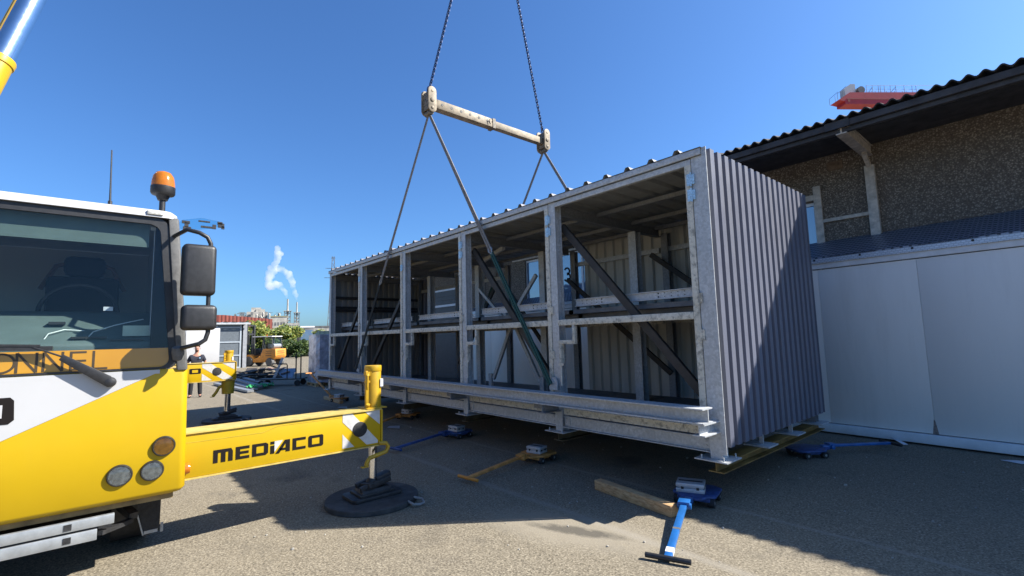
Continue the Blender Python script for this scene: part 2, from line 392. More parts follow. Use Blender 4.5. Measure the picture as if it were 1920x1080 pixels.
GRV = plain('pale_stone_chips', (.36,.34,.30), .8, 0, .3, 3.)
m = MB()
for k in range(420):
    x, y_ = (random.uniform(-7,2.2), random.uniform(-3.4,3.6)) if k % 3 else (random.uniform(-20,-6), random.uniform(-3,4))
    r_ = random.uniform(.004,.012)*(1 if random.random() < .94 else 1.8); ax = V((random.gauss(0,1),random.gauss(0,1),2)).normalized()
    m.lathe((x,y_,r_*.3),[(0,-r_*.7),(r_,-r_*.2),(r_*.8,r_*.4),(0,r_*.7)],5,ax)
tag(m.build('stone_chips', GRV), 'scattered pale stone chips on the asphalt', 'gravel', kind='stuff')

# ------------------------------------------------------------------ profiled sheet helper
def trapez(u0, u1, period, crest, flank, depth):
    pts = []; u = u0; val = period-crest-2*flank
    while u < u1:
        for du, d in ((0,0),(val,0),(val+flank,depth),(val+flank+crest,depth),(period,0)):
            if u+du <= u1+1e-6 and (not pts or u+du > pts[-1][0]+1e-6): pts.append((u+du, d))
        u += period
    return pts
def sheet(m, prof, f0, f1):
    a = [V(f0(u,d)) for u, d in prof]; b = [V(f1(u,d)) for u, d in prof]; n = len(prof)
    m.add(a+b, [(i,i+1,n+i+1,n+i) for i in range(n-1)]); return m

# ================================================================== STORAGE MODULE
w_ = 2.0416; L = 5*w_; D = 2.70; ZT = 3.49
mod = thing('steel_storage_module', 'huge open-fronted galvanised steel module with slate blue ribbed end wall hanging from slings', 'storage module', (-L/2,0,.43))
# columns front
for i in range(6):
    x1 = -i*w_ if i < 5 else -L+.11
    m = MB()
    m.box(x1-.115, x1, 0, .012, .45, ZT-.085); m.box(x1-.115, x1, .108, .12, .45, ZT-.085); m.box(x1-.066, x1-.05, .012, .108, .45, ZT-.085)
    if i == 0: m.box(x1-.012, x1+.002, .012, .108, .45, ZT-.085)
    col = m.build('front_column', GALV, mod)
    m = MB(); m.box(x1-.24, x1+.08, -.08, .22, .438, .449)
    for sx in (-.2,.04):
        for sy in (-.05,.19): m.cyl((x1+sx*.9,sy,.449),(x1+sx*.9,sy,.485),.007,n=8)
    m.build('foot_plate', GALV, mod)
    # door stile with hinges on the left of each column
    if i < 5:
        m = MB(); m.box(x1-.185, x1-.121, -.012, .045, .93, 3.335); m.build('door_stile', GALVR, mod)
        for z in ((3.02,3.18) if i < 3 else (3.06,)) + (1.98, 1.62 if i == 0 else 1.40):
            m = MB(); m.box(x1-.165, x1-.125, -.02, -.0125, z-.06, z+.06); m.box(x1-.112, x1-.085, -.02, -.0015, z-.05, z+.05)
            m.cyl((x1-.119,-.02,z-.07),(x1-.119,-.02,z+.07),.009,n=8)
            for q in (-.035,0,.035): m.box(x1-.135, x1-.10, -.026, -.0205, z+q-.008, z+q+.008)
            m.build('hinge', ZINC if z > 2.5 else GALVR, mod)
# mid columns and rear columns (they stand on the floor)
for i in range(1,5):
    xc = -i*w_-.06
    for y in (1.85,):
        m = MB(); m.ibeam((xc,y,.62),(xc,y,.63),.1,.1)
        m = MB(); m.box(xc-.07,xc+.07,y-.07,y-.058,.62,3.24); m.box(xc-.07,xc+.07,y+.058,y+.07,.62,3.24); m.box(xc-.006,xc+.006,y-.058,y+.058,.62,3.24)
        m.build('inner_column', GALV, mod)
for i in range(0,6):
    xc = (-i*w_+.03 if i else -.06) if i < 5 else -L+.06
    m = MB(); m.box(xc-.06,xc+.06,D-.135,D-.125,.45,3.3); m.box(xc-.06,xc+.06,D-.045,D-.035,.45,3.3); m.box(xc-.006,xc+.006,D-.125,D-.045,.45,3.3)
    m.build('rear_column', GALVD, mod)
    m = MB(); m.box(xc-.15, xc+.15, D-.24, D+.06, .432, .449); m.build('foot_plate', GALV, mod)
# extra foot plates under the end wall
for y in (.93, 1.75):
    m = MB(); m.box(-.16, .10, y-.12, y+.12, .432, .447); m.box(-.04, .0, y-.008, y+.008, .447, .60); m.build('foot_plate', GALV, mod)
# rafters, purlins
for i in range(0,6):
    xc = -i*w_-.06 if i < 5 else -L+.06
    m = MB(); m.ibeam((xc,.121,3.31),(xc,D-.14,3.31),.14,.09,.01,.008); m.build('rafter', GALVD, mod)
for y in (.95,1.80,2.45):
    m = MB()
    for i in range(5):
        m.box(-(i+1)*w_-.05, -i*w_-.12, y-.03, y+.03, 3.345, 3.40)
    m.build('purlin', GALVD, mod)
# roof sheet
m = MB(); prof = trapez(-L-.02, .015, .3105, .05, .03, .045)
prof = [(-u, d) for u, d in trapez(-.012, L+.02, .3035, .04, .025, .042)]
sheet(m, prof, lambda u,d:(u,-.045,3.475+d), lambda u,d:(u,D+.07,3.475+d))
roof = m.build('roof_sheet', NAVY, mod)
m = MB(); sheet(m, prof, lambda u,d:(u,-.04,3.468+d), lambda u,d:(u,D+.06,3.468+d)); m.build('roof_underside', ROOFUN, mod)
# fascia, top rails
m = MB(); m.box(-L-.01, .0, -.035, -.012, 3.405, 3.472); m.box(-L-.01, .0, -.012, .06, 3.462, 3.467); m.build('roof_fascia', GALV, mod, .004)
for i in range(5):
    x1 = -i*w_-.121; x0 = -(i+1)*w_+.001 if i < 4 else -L+.111
    m = MB(); m.box(x0, x1-.065, -.004, .05, 3.335, 3.398); m.box(x1-.064, x1, -.006, .048, 3.337, 3.397)
    m.build('top_rail', GALV, mod, .003)
    xs = x1-.065
    m = MB(); m.box(x0, xs-.001, -.018, .04, 1.775, 1.85); m.build('mid_rail', GALVR, mod, .004)
    m = MB(); m.box(x0+.235, x0+.275, -.017, .035, 1.54, 1.774); m.box(x0, x0+.234, -.018, .034, 1.54, 1.59); m.build('lock_frame', GALVR, mod, .003)
    m = MB(); m.box(x0+.004, x0+.05, -.016, .03, 1.30, 1.539); m.cyl((x0+.035,-.02,1.02),(x0+.035,-.02,1.52),.012,n=8); m.box(x0+.002,x0+.085,-.034,-.02,1.27,1.30)
    m.build('drop_bolt', GALVR, mod)
    # shelf beam behind the front
    m = MB(); y = .27
    m.box(x0+.07, x1-.1, y-.004, y, 2.030, 2.108); m.box(x0+.07, x1-.1, y-.03, y+.03, 2.108, 2.116); m.box(x0+.07, x1-.1, y-.03, y+.03, 2.021, 2.029)
    sb = m.build('shelf_beam', GALV, mod)
    h = MB()
    for q in (.18,.26,.34,.42,1.38,1.46,1.54,1.62):
        for z in (2.05,2.088): h.cyl((x0+q,y-.0065,z),(x0+q,y-.0045,z),.006,n=8)
    for q in (.50,1.30):
        for z in (2.05,2.088): h.cyl((x0+q,y-.0075,z),(x0+q,y-.0045,z),.010,n=8)
    h.build('bolt_holes', DARK, sb)
    # upper deck
    m = MB(); m.box(x0-.1, x1+.1, .31, D-.16, 1.93, 1.985)
    for k in range(4): m.box(x0-.1, x1+.1, .5+k*.6, .56+k*.6, 1.86, 1.929)
    m.build('upper_deck', DECK, mod)
    # floor
    m = MB(); m.box(x0-.1, x1+.1, .13, D-.14, .60, .62); m.build('floor_deck', DECK, mod)
    MB().box(x0, x1, D-.06, D-.02, 1.80, 1.87).build('rear_rail', GALVR, mod); i in (2,) or MB().box(x0, x1, D-.06, D-.02, 3.0, 3.08).build('rear_rail', GALV, mod)
    # low front beams
    m = MB(); m.box(x0, x1+.004, .03, .04, .655, .735); m.box(x0, x1+.004, -.0, .04, .735, .742); m.build('perforated_beam', GALVR, mod)
    m = MB(); m.box(x0, x1+.004, .05, .06, .508, .632); m.box(x0, x1+.004, -.0, .05, .50, .508); m.box(x0,x1+.004,.01,.05,.632,.640)
    m.box(x0+.005,x0+.09,.038,.049,.53,.62); m.box(x1-.09,x1-.002,.038,.049,.53,.62)
    for q in (x0+.03, x1-.05):
        for z in (.555,.6): m.cyl((q,.03,z),(q,.038,z),.010,n=8)
    m.build('bottom_channel', GALV, mod)
# big H beam bolted across the front on brackets
m = MB(); y = -.215
m.box(-L-.15, .0, y-.10, y+.085, .938, .950); m.box(-L-.15, .0, y-.10, y+.085, .812, .824); m.box(-L-.15, .0, y-.006, y+.006, .824, .938)
m.build('front_h_beam', GALV, mod)
for i in range(6):
    xb = -i*w_-.06 if i < 5 else -L+.05
    m = MB(); m.box(xb-.06, xb+.06, -.30, -.001, .70, .712); m.box(xb-.06, xb+.06, -.30, -.001, .80, .811); m.box(xb-.005, xb+.005, -.29, -.001, .712, .80)
    if i: m.box(xb-.24, xb-.075, -.20, -.05, .735, .808)
    m.build('beam_bracket', GALV if i == 0 else GALVD, mod)
# corner plate for the sling shackle
for i in (1,4):
    m = MB(); m.prism([(-.14,.96),(.0,.96),(.0,1.06),(-.03,1.12),(-.09,1.12),(-.14,1.05)], lambda u,v_:(-i*w_-.0+u-.02,-.05,v_), lambda u,v_:(-i*w_+u-.02,-.03,v_))
    m.cyl((-i*w_-.09,-.03,1.06),(-i*w_-.09,-.075,1.06),.028,n=12)
    m.build('lifting_lug', GALV, mod)
# end wall: ribbed sheet, right end
m = MB(); prof = trapez(.0, D+.08, .158, .082, .009, .052)
sheet(m, prof, lambda u,d:(.004+d,u,.56), lambda u,d:(.004+d,u,3.47)); m.build('end_wall', NAVY, mod)
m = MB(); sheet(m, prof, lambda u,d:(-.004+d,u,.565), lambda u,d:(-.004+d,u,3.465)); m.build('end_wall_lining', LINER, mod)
m = MB(); m.box(.003,.05,-.012,-.004,.50,3.475); m.box(.003,.008,-.0035,.05,.5,.559); m.build('corner_trim', GALV, mod)
# left end wall
m = MB(); prof = trapez(.0, D+.05, .167, .062, .017, .042)
sheet(m, prof, lambda u,d:(-L-.004-d,u,.56), lambda u,d:(-L-.004-d,u,3.45))
m.build('end_wall', NAVY, mod)
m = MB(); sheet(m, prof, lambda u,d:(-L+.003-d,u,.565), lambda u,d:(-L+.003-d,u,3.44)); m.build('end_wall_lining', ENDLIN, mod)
m = MB(); m.box(-L+.012,-L+.06,.14,D-.15,2.75,2.82); m.box(-L+.012,-L+.06,.14,D-.15,2.42,2.49); m.box(-L+.012,-L+.05,.14,D-.15,2.5,2.56); m.build('wall_rail', DARK, mod)
# rear cladding over two bays
m = MB(); prof = trapez(-3.86, -.01, .205, .075, .025, .042)
sheet(m, prof, lambda u,d:(u,D+.006+d,.56), lambda u,d:(u,D+.006+d,3.44)); m.build('rear_wall', NAVY, mod)
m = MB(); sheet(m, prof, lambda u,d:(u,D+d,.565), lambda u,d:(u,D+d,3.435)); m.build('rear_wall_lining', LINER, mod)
m = MB(); prof = trapez(-L, -9.75, .3, .12, .025, .04)
sheet(m, prof, lambda u,d:(u,D+.006+d,.56), lambda u,d:(u,D+.006+d,3.40)); m.build('rear_wall', NAVY, mod)
# braces
def br(p, q, mat, nm='brace', ww=.09):
    MB().bar(p, q, ww, .05, (0,1,0)).build(nm, mat, mod)
yb = .17
br((-w_-.03,yb,3.10), (-.20,yb,.98), BRACE); br((-2*w_-.0,yb,3.10), (-w_-.22,yb,.95), BRACE)
br((-3*w_-.20,yb,2.75), (-4*w_+.10,yb,.98), BRACE, ww=.08); br((-4*w_-.18,yb,2.85), (-L+.2,yb,.98), BRACE, ww=.08)
yr = 2.45
br((-4.10,yr,2.74), (-1.95,yr,1.00), BRACE, ww=.08); br((-2.20,yr,2.95), (-.4,yr,1.55), BRACE, ww=.08)
br((-7.9,yr,1.0), (-6.3,yr,2.9), BRACE, ww=.08); br((-4.4,yr,1.0),(-5.9,yr,2.7), BRACE, ww=.07)
ym = 1.72
br((-4.98,ym,1.86),(-5.58,ym,.80), GALV, 'inner_brace', .07); br((-4.86,ym,1.86),(-4.2,ym,.80), GALV, 'inner_brace', .07)
br((-4.22,ym,2.80),(-4.98,ym,2.02), GALV, 'inner_brace', .07); br((-6.05,ym,2.72),(-5.2,ym,2.02), GALV, 'inner_brace', .06)
for x in (-4.15, -5.68):
    m = MB(); m.box(x-.05,x+.05,ym-.02,ym+.02,.62,.90); m.build('gusset', GALV, mod)
br((-5.95,ym,3.26),(-4.3,1.0,3.26), GALV, 'inner_brace', .07)

# transverse steel beams below the module
lab = ['yellow-brown steel I-beam running under the ribbed end wall', 'short-ended dark I-beam under the second front column from the ribbed end',
       'dark I-beam under the third front column from the ribbed end', 'dark I-beam under the fourth front column from the ribbed end',
       'dark I-beam under the fifth front column from the ribbed end']
for i in range(5):
    x = -i*w_-.06
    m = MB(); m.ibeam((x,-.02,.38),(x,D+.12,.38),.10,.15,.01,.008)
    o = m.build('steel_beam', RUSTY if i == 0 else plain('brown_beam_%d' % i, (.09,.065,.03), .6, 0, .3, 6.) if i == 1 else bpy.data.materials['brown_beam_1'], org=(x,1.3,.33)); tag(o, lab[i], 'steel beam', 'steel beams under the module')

# ================================================================== LIFTING GEAR
sp = thing('lifting_spreader', 'cream telescopic spreader beam with round adjustment holes hanging above the module', 'spreader beam', (-5.1,1.4,6.05))
y0, y1 = -.05, 2.92
m = MB(); m.box(-5.18,-5.02,y0+.1,1.45,5.915,6.085); m.build('outer_beam', SPRD, sp, .003)
h = MB()
for k in range(6):
    yy = y0+.24+k*.215
    h.cyl((-5.0195,yy,6.01),(-5.0165,yy,6.01),.026,n=14)
h.build('adjustment_holes', DARK, sp)
m = MB(); m.box(-5.165,-5.035,1.40,y1-.08,5.932,6.068); m.build('inner_beam', SPRD, sp, .003)
m = MB(); m.box(-5.19,-5.01,1.40,1.47,5.90,6.10); m.tube([(-5.0,1.36,5.99),(-4.985,1.36,6.04),(-4.985,1.33,6.06),(-4.985,1.30,6.04),(-5.0,1.30,5.96)],.007,6); m.build('locking_pin', SPRDD, sp)
def cheek(y, mat):
    for sx in (-5.235,-4.99):
        m = MB(); pl = []
        for k in range(13): a = math.pi*k/12; pl.append((.085*math.cos(a), .17+.085*math.sin(a)))
        for k in range(13): a = math.pi+math.pi*k/12; pl.append((.085*math.cos(a), -.15+.085*math.sin(a)))
        m.prism(pl, lambda u,v_:(sx,y+u,6.02+v_), lambda u,v_:(sx+.025,y+u,6.02+v_))
        m.cyl((sx-.012,y,6.02),(sx+.04,y,6.02),.04,n=12); m.cyl((sx-.012,y,6.19),(sx+.03,y,6.19),.03,n=10); m.cyl((sx-.01,y,5.87),(sx+.035,y,5.87),.03,n=10)
        m.build('end_bracket', mat, sp, .004)
    m = MB(); m.box(-5.2,-5.0,y-.06,y+.06,5.85,6.20); m.cyl((-5.2,y,5.80),(-5.0,y,5.80),.05,n=12); m.build('end_block', SPRDD, sp, .01)
cheek(y0, SPRD); cheek(y1, SPRD)
def chain(p, q, name, label):
    p, q = V(p), V(q); d = (q-p); n = int(d.length/.062); d.normalize(); a = d.cross(V((1,.3,0))).normalized(); u = d.cross(a)
    m = MB(); N, K, r = 10, 5, .0095
    for i in range(n):
        c = p + d*(.062*i+.03); side = a if i % 2 else u
        other = u if i % 2 else a
        ring = []
        for k in range(N):
            t_ = 2*math.pi*k/N; ca, sa = math.cos(t_), math.sin(t_)
            ctr = c + d*(.034*ca+.012*(1 if ca>0 else -1)*(abs(ca)>.3)) + side*.024*sa
            nrm = (d*ca+side*sa).normalized()
            ring += [ctr + nrm*r*math.cos(2*math.pi*j/K) + other*r*math.sin(2*math.pi*j/K) for j in range(K)]
        m.add(ring, [(k*K+j, k*K+(j+1)%K, ((k+1)%N)*K+(j+1)%K, ((k+1)%N)*K+j) for k in range(N) for j in range(K)], True)
    # end shackle
    sh = [p+d*.05+a*(.045*math.cos(x))+d*(-.09+.07*math.sin(x)) for x in [k*2*math.pi/14 for k in range(15)]]
    m.tube(sh, .014, 7)
    o = m.build(name, CHAIN, org=p); tag(o, label, 'chain', 'hoist chains above the spreader beam')
hook = V((-5.1,1.53,12.4))
chain((-5.1,y0+.02,6.30), hook, 'hoist_chain', 'dark blue hoist chain rising from the left end of the spreader beam')
chain((-5.1,y1-.02,6.30), hook, 'hoist_chain', 'dark blue hoist chain rising from the right end of the spreader beam')
def sling(p, q, frac, green, label):
    p, q = V(p), V(q); c = p.lerp(q, frac)
    s = thing('lifting_sling', label, 'sling', p, 0, 'slings carrying the module')
    m = MB(); d = (q-p).normalized(); side = d.cross(V((0,1,0))).normalized()
    for k in (-1,1):
        m.bar(p+side*.012*k, c+side*.022*k, .034, .012, (0,1,0))
    m.build('upper_webbing', WEB, s)
    m = MB(); m.tube([c-d*.06+side*.03, c-d*.02+side*.04, c+d*.05, c-d*.02-side*.04, c-d*.06-side*.03], .014, 8); m.build('connector', ALU, s)
    m = MB()
    for k in (-1,1): m.bar(c+side*.02*k+d*.03, q+side*.02*k, .03, .02, (0,1,0))
    m.build('lower_webbing', green, s)
yf = -.09
sling((-5.09,y0-.0,5.79), (-w_-.10,yf,1.03), .60, WEBG, 'grey webbing sling with green lower part ending at a lug on a front column')
sling((-5.11,y0-.0,5.79), (-4*w_-.10,yf,1.03), .62, WEBK, 'grey webbing sling with black lower part slanting from spreader to the left front bays')
sling((-5.09,y1,5.79), (-w_-.10,D+.16,1.03), .60, WEBG, 'short visible sling from right end of spreader sloping right behind the roof edge')
sling((-5.11,y1,5.79), (-4*w_-.10,D+.16,1.03), .60, WEBG, 'short visible sling from right end of spreader sloping left behind the roof edge')

# ================================================================== CRANE TRUCK
cr = thing('mobile_crane', 'yellow and white mobile crane truck with extended outriggers', 'mobile crane', (-5.5,-5.13,0))
CY = -5.13; FX = -2.35
def hw(z):   # half width of cab at height z
    return 1.225 - max(0,(z-.55))*.012 - max(0,(z-1.47))*.075
def frontx(z):  # windscreen leans back
    return FX - max(0, z-1.5)*.05
# lower cab body
def loft(rows, name, mat, depth, rad=.06, cap=True):
    m = MB(); N = 6; rings = []
    for z, h_, fx in rows:
        ring = []
        for sgn in (-1,1):
            for k in range(N+1):
                a = math.pi/2*k/N
                if sgn < 0: ring.append((fx-rad+rad*math.sin(a), CY-h_+rad-rad*math.cos(a), z))
                else: ring.append((fx-rad+rad*math.cos(a), CY+h_-rad+rad*math.sin(a), z))
        ring += [(fx-depth, CY+h_, z), (fx-depth, CY-h_, z)]
        rings.append(ring)
    n = len(rings[0]); vs = [p for r_ in rings for p in r_]
    fs = [(i*n+k, i*n+(k+1)%n, (i+1)*n+(k+1)%n, (i+1)*n+k) for i in range(len(rings)-1) for k in range(n)]
    m.add(vs, fs, True)
    if cap: m.add(rings[0], [tuple(range(n))[::-1]]); m.add(rings[-1], [tuple(range(n))])
    o = m.build(name, mat, cr); o.data.set_sharp_from_angle(angle=R(50)); return o
loft([(.525,hw(.5)-.06,FX-.06),(.54,hw(.5)-.02,FX-.02),(.57,hw(.57),FX),(1.0,hw(1.0),FX),(1.44,hw(1.44),FX),(1.475,hw(1.475),FX-.012)], 'cab_front_panel', YEL, .55, .05)
m = MB(); m.box(-4.5,-2.92,CY-1.2,CY+1.16,.9,1.47); m.build('cab_body', WHT, cr, .02)
m = MB(); m.box(FX-.5,FX-.07,CY-1.12,CY+1.155,.487,.524); m.build('bumper_underside', plain('tan_underseal', (.22,.15,.06), .7, 0, .3, 8.), cr)
# white panel on the front, left of the diagonal
def fp(u, v_, e): return (FX+e, u, v_)
m = MB(); m.prism([(-4.130,1.4425),(-4.92,1.062),(-6.28,.62),(-6.28,1.4425)], lambda u,v_:fp(u,v_,-.004), lambda u,v_:fp(u,v_,.003)); m.build('white_panel', WHT, cr)
m = MB(); m.box(FX-.052,FX+.003,-6.2,-4.10,1.4427,1.472); m.build('white_sill', WHT, cr)
m = MB(); m.prism([(-5.08,1.17),(-4.885,1.17),(-4.86,1.195),(-4.866,1.32),(-4.885,1.342),(-5.08,1.342)], lambda u,v_:fp(u,v_,.0032), lambda u,v_:fp(u,v_,.0055)); g0 = m.build('cab_lettering', LETTER, cr)
m = MB(); m.box(FX+.006,FX+.0075,-5.06,-4.917,1.212,1.296); m.build('letter_counter', WHT, g0)
# upper cab shell: roof, pillars, back
def ring_frame():
    m = MB()
    rows = [(2.66,hw(2.66)),(2.70,hw(2.70)-.015),(2.735,hw(2.72)-.06),(2.745,hw(2.72)-.2)]
    return rows
loft([(2.665,hw(2.665),frontx(2.665)+.02),(2.70,hw(2.7)-.004,frontx(2.7)+.016),(2.728,hw(2.72)-.03,frontx(2.73)-.01),(2.74,hw(2.73)-.09,frontx(2.74)-.07)], 'cab_roof', WHT, 2.1, .07)
m = MB(); m.box(-4.5,-4.44,CY-1.13,CY+1.08,1.47,2.66); m.build('cab_back_wall', WHT, cr)
for sgn, mt in ((1,GREYPL),(-1,GREYPL)):
    m = MB(); a0, a1 = hw(1.48), hw(2.67)
    m.prism([(0,0),(1,0),(1,1),(0,1)], lambda u,v_:(frontx(1.46+1.215*v_)-.05, CY+sgn*((a0-.075)*(1-v_)+(a1-.066)*v_+u*.075), 1.46+1.215*v_), lambda u,v_:(frontx(1.46+1.215*v_)+.012, CY+sgn*((a0-.075)*(1-v_)+(a1-.066)*v_+u*.062), 1.46+1.215*v_))
    m.build('front_pillar', mt, cr, .008)
    m = MB(); m.box(-4.45,-2.5,CY+sgn*1.06-.02,CY+sgn*1.06+.02,1.47,1.60); m.box(-4.45,-3.4,CY+sgn*1.06-.02,CY+sgn*1.06+.02,1.601,2.66); m.build('side_panel', WHT, cr)
    m = MB(); m.box(-3.399,-2.45,CY+sgn*1.07-.008,CY+sgn*1.07+.008,1.601,2.655); m.build('side_window', SIDEGL, cr)
    m = MB(); m.box(-2.50,-2.44,CY+sgn*1.03-.06,CY+sgn*1.03+.06,1.5,2.66); m.build('inner_pillar', SEAT, cr)
# windscreen with black border
zs0, zs1 = 1.478, 2.662
def wsx(z, e=0.): return frontx(z)-.012+e
def wsy(z, d): return CY+hw(z)-d
def wpoly(d, zb, zt, r=.07):
    pts = []
    for k in range(7):
        a = -math.pi/2 + math.pi/2*k/6; pts.append((d+r*(1-math.cos(a)), zb+r+r*math.sin(a)))
    for k in range(7):
        a = math.pi/2*k/6; pts.append((d+r*(1-math.cos(a)), zt-r+r*math.sin(a)))
    return pts
pr = wpoly(.070, zs0, zs1); pi_ = wpoly(.122, zs0+.014, zs1-.055)
m = MB()
outer = [(wsx(z), wsy(z,d), z) for d, z in pr] + [(wsx(z), 2*CY-wsy(z,d), z) for d, z in pr[::-1]]
inner = [(wsx(z), wsy(z,d), z) for d, z in pi_] + [(wsx(z), 2*CY-wsy(z,d), z) for d, z in pi_[::-1]]
n = len(outer); e = V((.010,0,0))
vs = [V(p)+e for p in outer]+[V(p)+e for p in inner]+[V(p)-e for p in outer]+[V(p)-e for p in inner]
fs = []
for i in range(n):
    j = (i+1)%n
    fs += [(i,j,n+j,n+i), (2*n+j,2*n+i,3*n+i,3*n+j), (i,2*n+i,2*n+j,j), (n+j,3*n+j,3*n+i,n+i)]
m.add(vs, fs); m.build('windscreen_seal', BLK, cr)
m = MB(); m.add([V(p) for p in inner]+[V(p)-V((.006,0,0)) for p in inner], [tuple(range(n)), tuple(range(n,2*n))[::-1]]+[(i,n+i,n+(i+1)%n,(i+1)%n) for i in range(n)])
ws = m.build('windscreen', WSCREEN, cr)
# orange film with PERSONNEL, on the glass
zf0, zf1 = 1.493, 1.637
m = MB(); pts = [(wsy(zf0,.16),zf0),(wsy(zf0+.01,.135),zf0+.012),(wsy(zf0+.03,.124),zf0+.035),(wsy(zf1,.124),zf1),(2*CY-wsy(zf1,.124),zf1),(2*CY-wsy(zf0,.16),zf0)]
m.prism(pts, lambda u,v_:(wsx(v_,.002),u,v_), lambda u,v_:(wsx(v_,.0045),u,v_)); film = m.build('orange_film', ORSTRIP, ws)
m = MB(); lx = lambda y_, z_, e_=0: (wsx(z_,.0052+e_), y_, z_)
lz0, lz1 = 1.497, 1.630
def stroke(a, b_, wd=.0135):
    (ya,za),(yb_,zb) = a, b_
    dy, dz = yb_-ya, zb-za; l = math.hypot(dy,dz); nx, nz = -dz/l*wd/2, dy/l*wd/2
    pl = [(ya+nx,za+nz),(yb_+nx,zb+nz),(yb_-nx,zb-nz),(ya-nx,za-nz)]
    m.prism(pl, lambda u,v_:lx(u,v_), lambda u,v_:lx(u,v_,.0012))
ov = [(-4.945+.066*math.cos(k*math.pi/12), (lz0+lz1)/2+.062*math.sin(k*math.pi/12)) for k in range(25)]
for i in range(24): stroke(ov[i], ov[i+1])
for y_ in (-4.870, -4.742):
    stroke((y_,lz0),(y_,lz1)); stroke((y_,lz1),(y_+.094,lz0)); stroke((y_+.094,lz0),(y_+.094,lz1))
stroke((-4.605,lz0),(-4.605,lz1))
for z_ in (lz0+.007,(lz0+lz1)/2,lz1-.007): stroke((-4.605,z_),(-4.525,z_))
stroke((-4.486,lz0),(-4.486,lz1)); stroke((-4.486,lz0+.007),(-4.408,lz0+.007))
m.build('film_lettering', plain('film_letters', (.045,.03,.015), .5), film)
# interior
m = MB(); m.prism([(FX-.12,1.50),(FX-.12,1.68),(FX-.35,1.83),(FX-.55,1.93),(FX-.70,1.95),(FX-.75,1.50)], lambda u,v_:(u,CY-1.05,v_), lambda u,v_:(u,CY+1.02,v_)); dash = m.build('dashboard', TEALD, cr, .02)
m = MB(); m.box(FX-.30,FX-.15,-4.62,-4.42,1.72,1.735); m.box(FX-.28,FX-.13,-4.40,-4.20,1.70,1.712); m.box(FX-.45,FX-.3,-4.75,-4.66,1.83,1.85); m.build('vent_slot', DARK, dash)
m = MB(); m.box(FX-.17,FX-.165,-4.33,-4.16,1.735,1.815); m.build('paper_note', plain('pale_paper', (.5,.6,.5), .8), dash)
m = MB(); m.tube([(FX-.16,-4.80,1.64),(FX-.2,-4.74,1.76),(FX-.25,-4.66,1.79),(FX-.28,-4.55,1.78),(FX-.25,-4.47,1.755)],.004,6)
m.tube([(FX-.15,-4.58,1.65),(FX-.2,-4.50,1.77),(FX-.26,-4.38,1.82),(FX-.3,-4.28,1.85),(FX-.3,-4.2,1.87)],.004,6); m.build('loose_cable', CABLE, dash)
m = MB(); wh = [(-3.17+.08*math.sin(a), -4.60+.25*math.cos(a), 1.93+.24*math.sin(a)) for a in [k*2*math.pi/28 for k in range(29)]]
m.tube(wh, .016, 8); m.tube([(-3.17,-4.84,1.93),(-3.2,-4.6,1.91),(-3.17,-4.36,1.93)],.015,6); m.cyl((-3.2,-4.6,1.91),(-3.0,-4.6,1.72),.05); m.build('steering_wheel', BLK, cr)
m = MB(); m.box(-3.95,-3.78,-4.86,-4.34,1.55,2.32); m.box(-3.97,-3.82,-4.75,-4.45,2.33,2.52); m.box(-3.78,-3.35,-4.86,-4.34,1.5,1.66); m.build('driver_seat', SEAT, cr, .05)
m = MB(); m.tube([(-3.9,-4.9,2.2),(-3.88,-4.8,2.42),(-3.88,-4.6,2.5),(-3.88,-4.4,2.42),(-3.9,-4.3,2.2)],.02,8); m.build('seat_bow', plain('worn_seat_edge', (.12,.06,.03), .8), cr)
m = MB(); m.prism([(-6.0,2.43),(-4.20,2.43),(-4.20,2.64),(-6.0,2.64)], lambda u,v_:(wsx(v_,-.06),u,v_), lambda u,v_:(wsx(v_,-.064),u,v_)); m.build('sun_blind', VISORG, cr)
m = MB(); m.box(FX-.15,FX-.14,-4.30,-4.20,2.575,2.602); m.box(FX-.15,FX-.14,-4.192,-4.16,2.575,2.602); m.box(FX-.14,FX-.135,-4.168,-4.163,1.75,2.57); m.box(FX-.13,FX-.12,-4.45,-4.395,1.925,1.955); m.build('screen_sticker', PAPER, cr)
# wiper
m = MB()
m.prism([(-4.362,1.392),(-4.415,1.378),(-4.665,1.575),(-4.645,1.612),(-4.385,1.445)], lambda u,v_:(FX+.03,u,v_), lambda u,v_:(FX+.055,u,v_))
m.bar((FX+.042,-4.64,1.592),(FX+.035,-4.80,1.668),.014,.012)
wip = m.build('wiper_arm', BLK, cr, .003)
m = MB(); m.lathe((FX-.01,-4.388,1.402),[(.036,0),(.036,.05),(.03,.066),(.012,.072),(0,.073)],20,(1,0,0)); m.build('wiper_pivot', BLK, wip)
m = MB(); m.bar((FX+.03,-4.70,1.655),(FX+.03,-5.45,1.672),.018,.03); m.bar((FX+.038,-4.76,1.675),(FX+.038,-5.1,1.69),.012,.014); m.build('wiper_blade', BLK, wip)
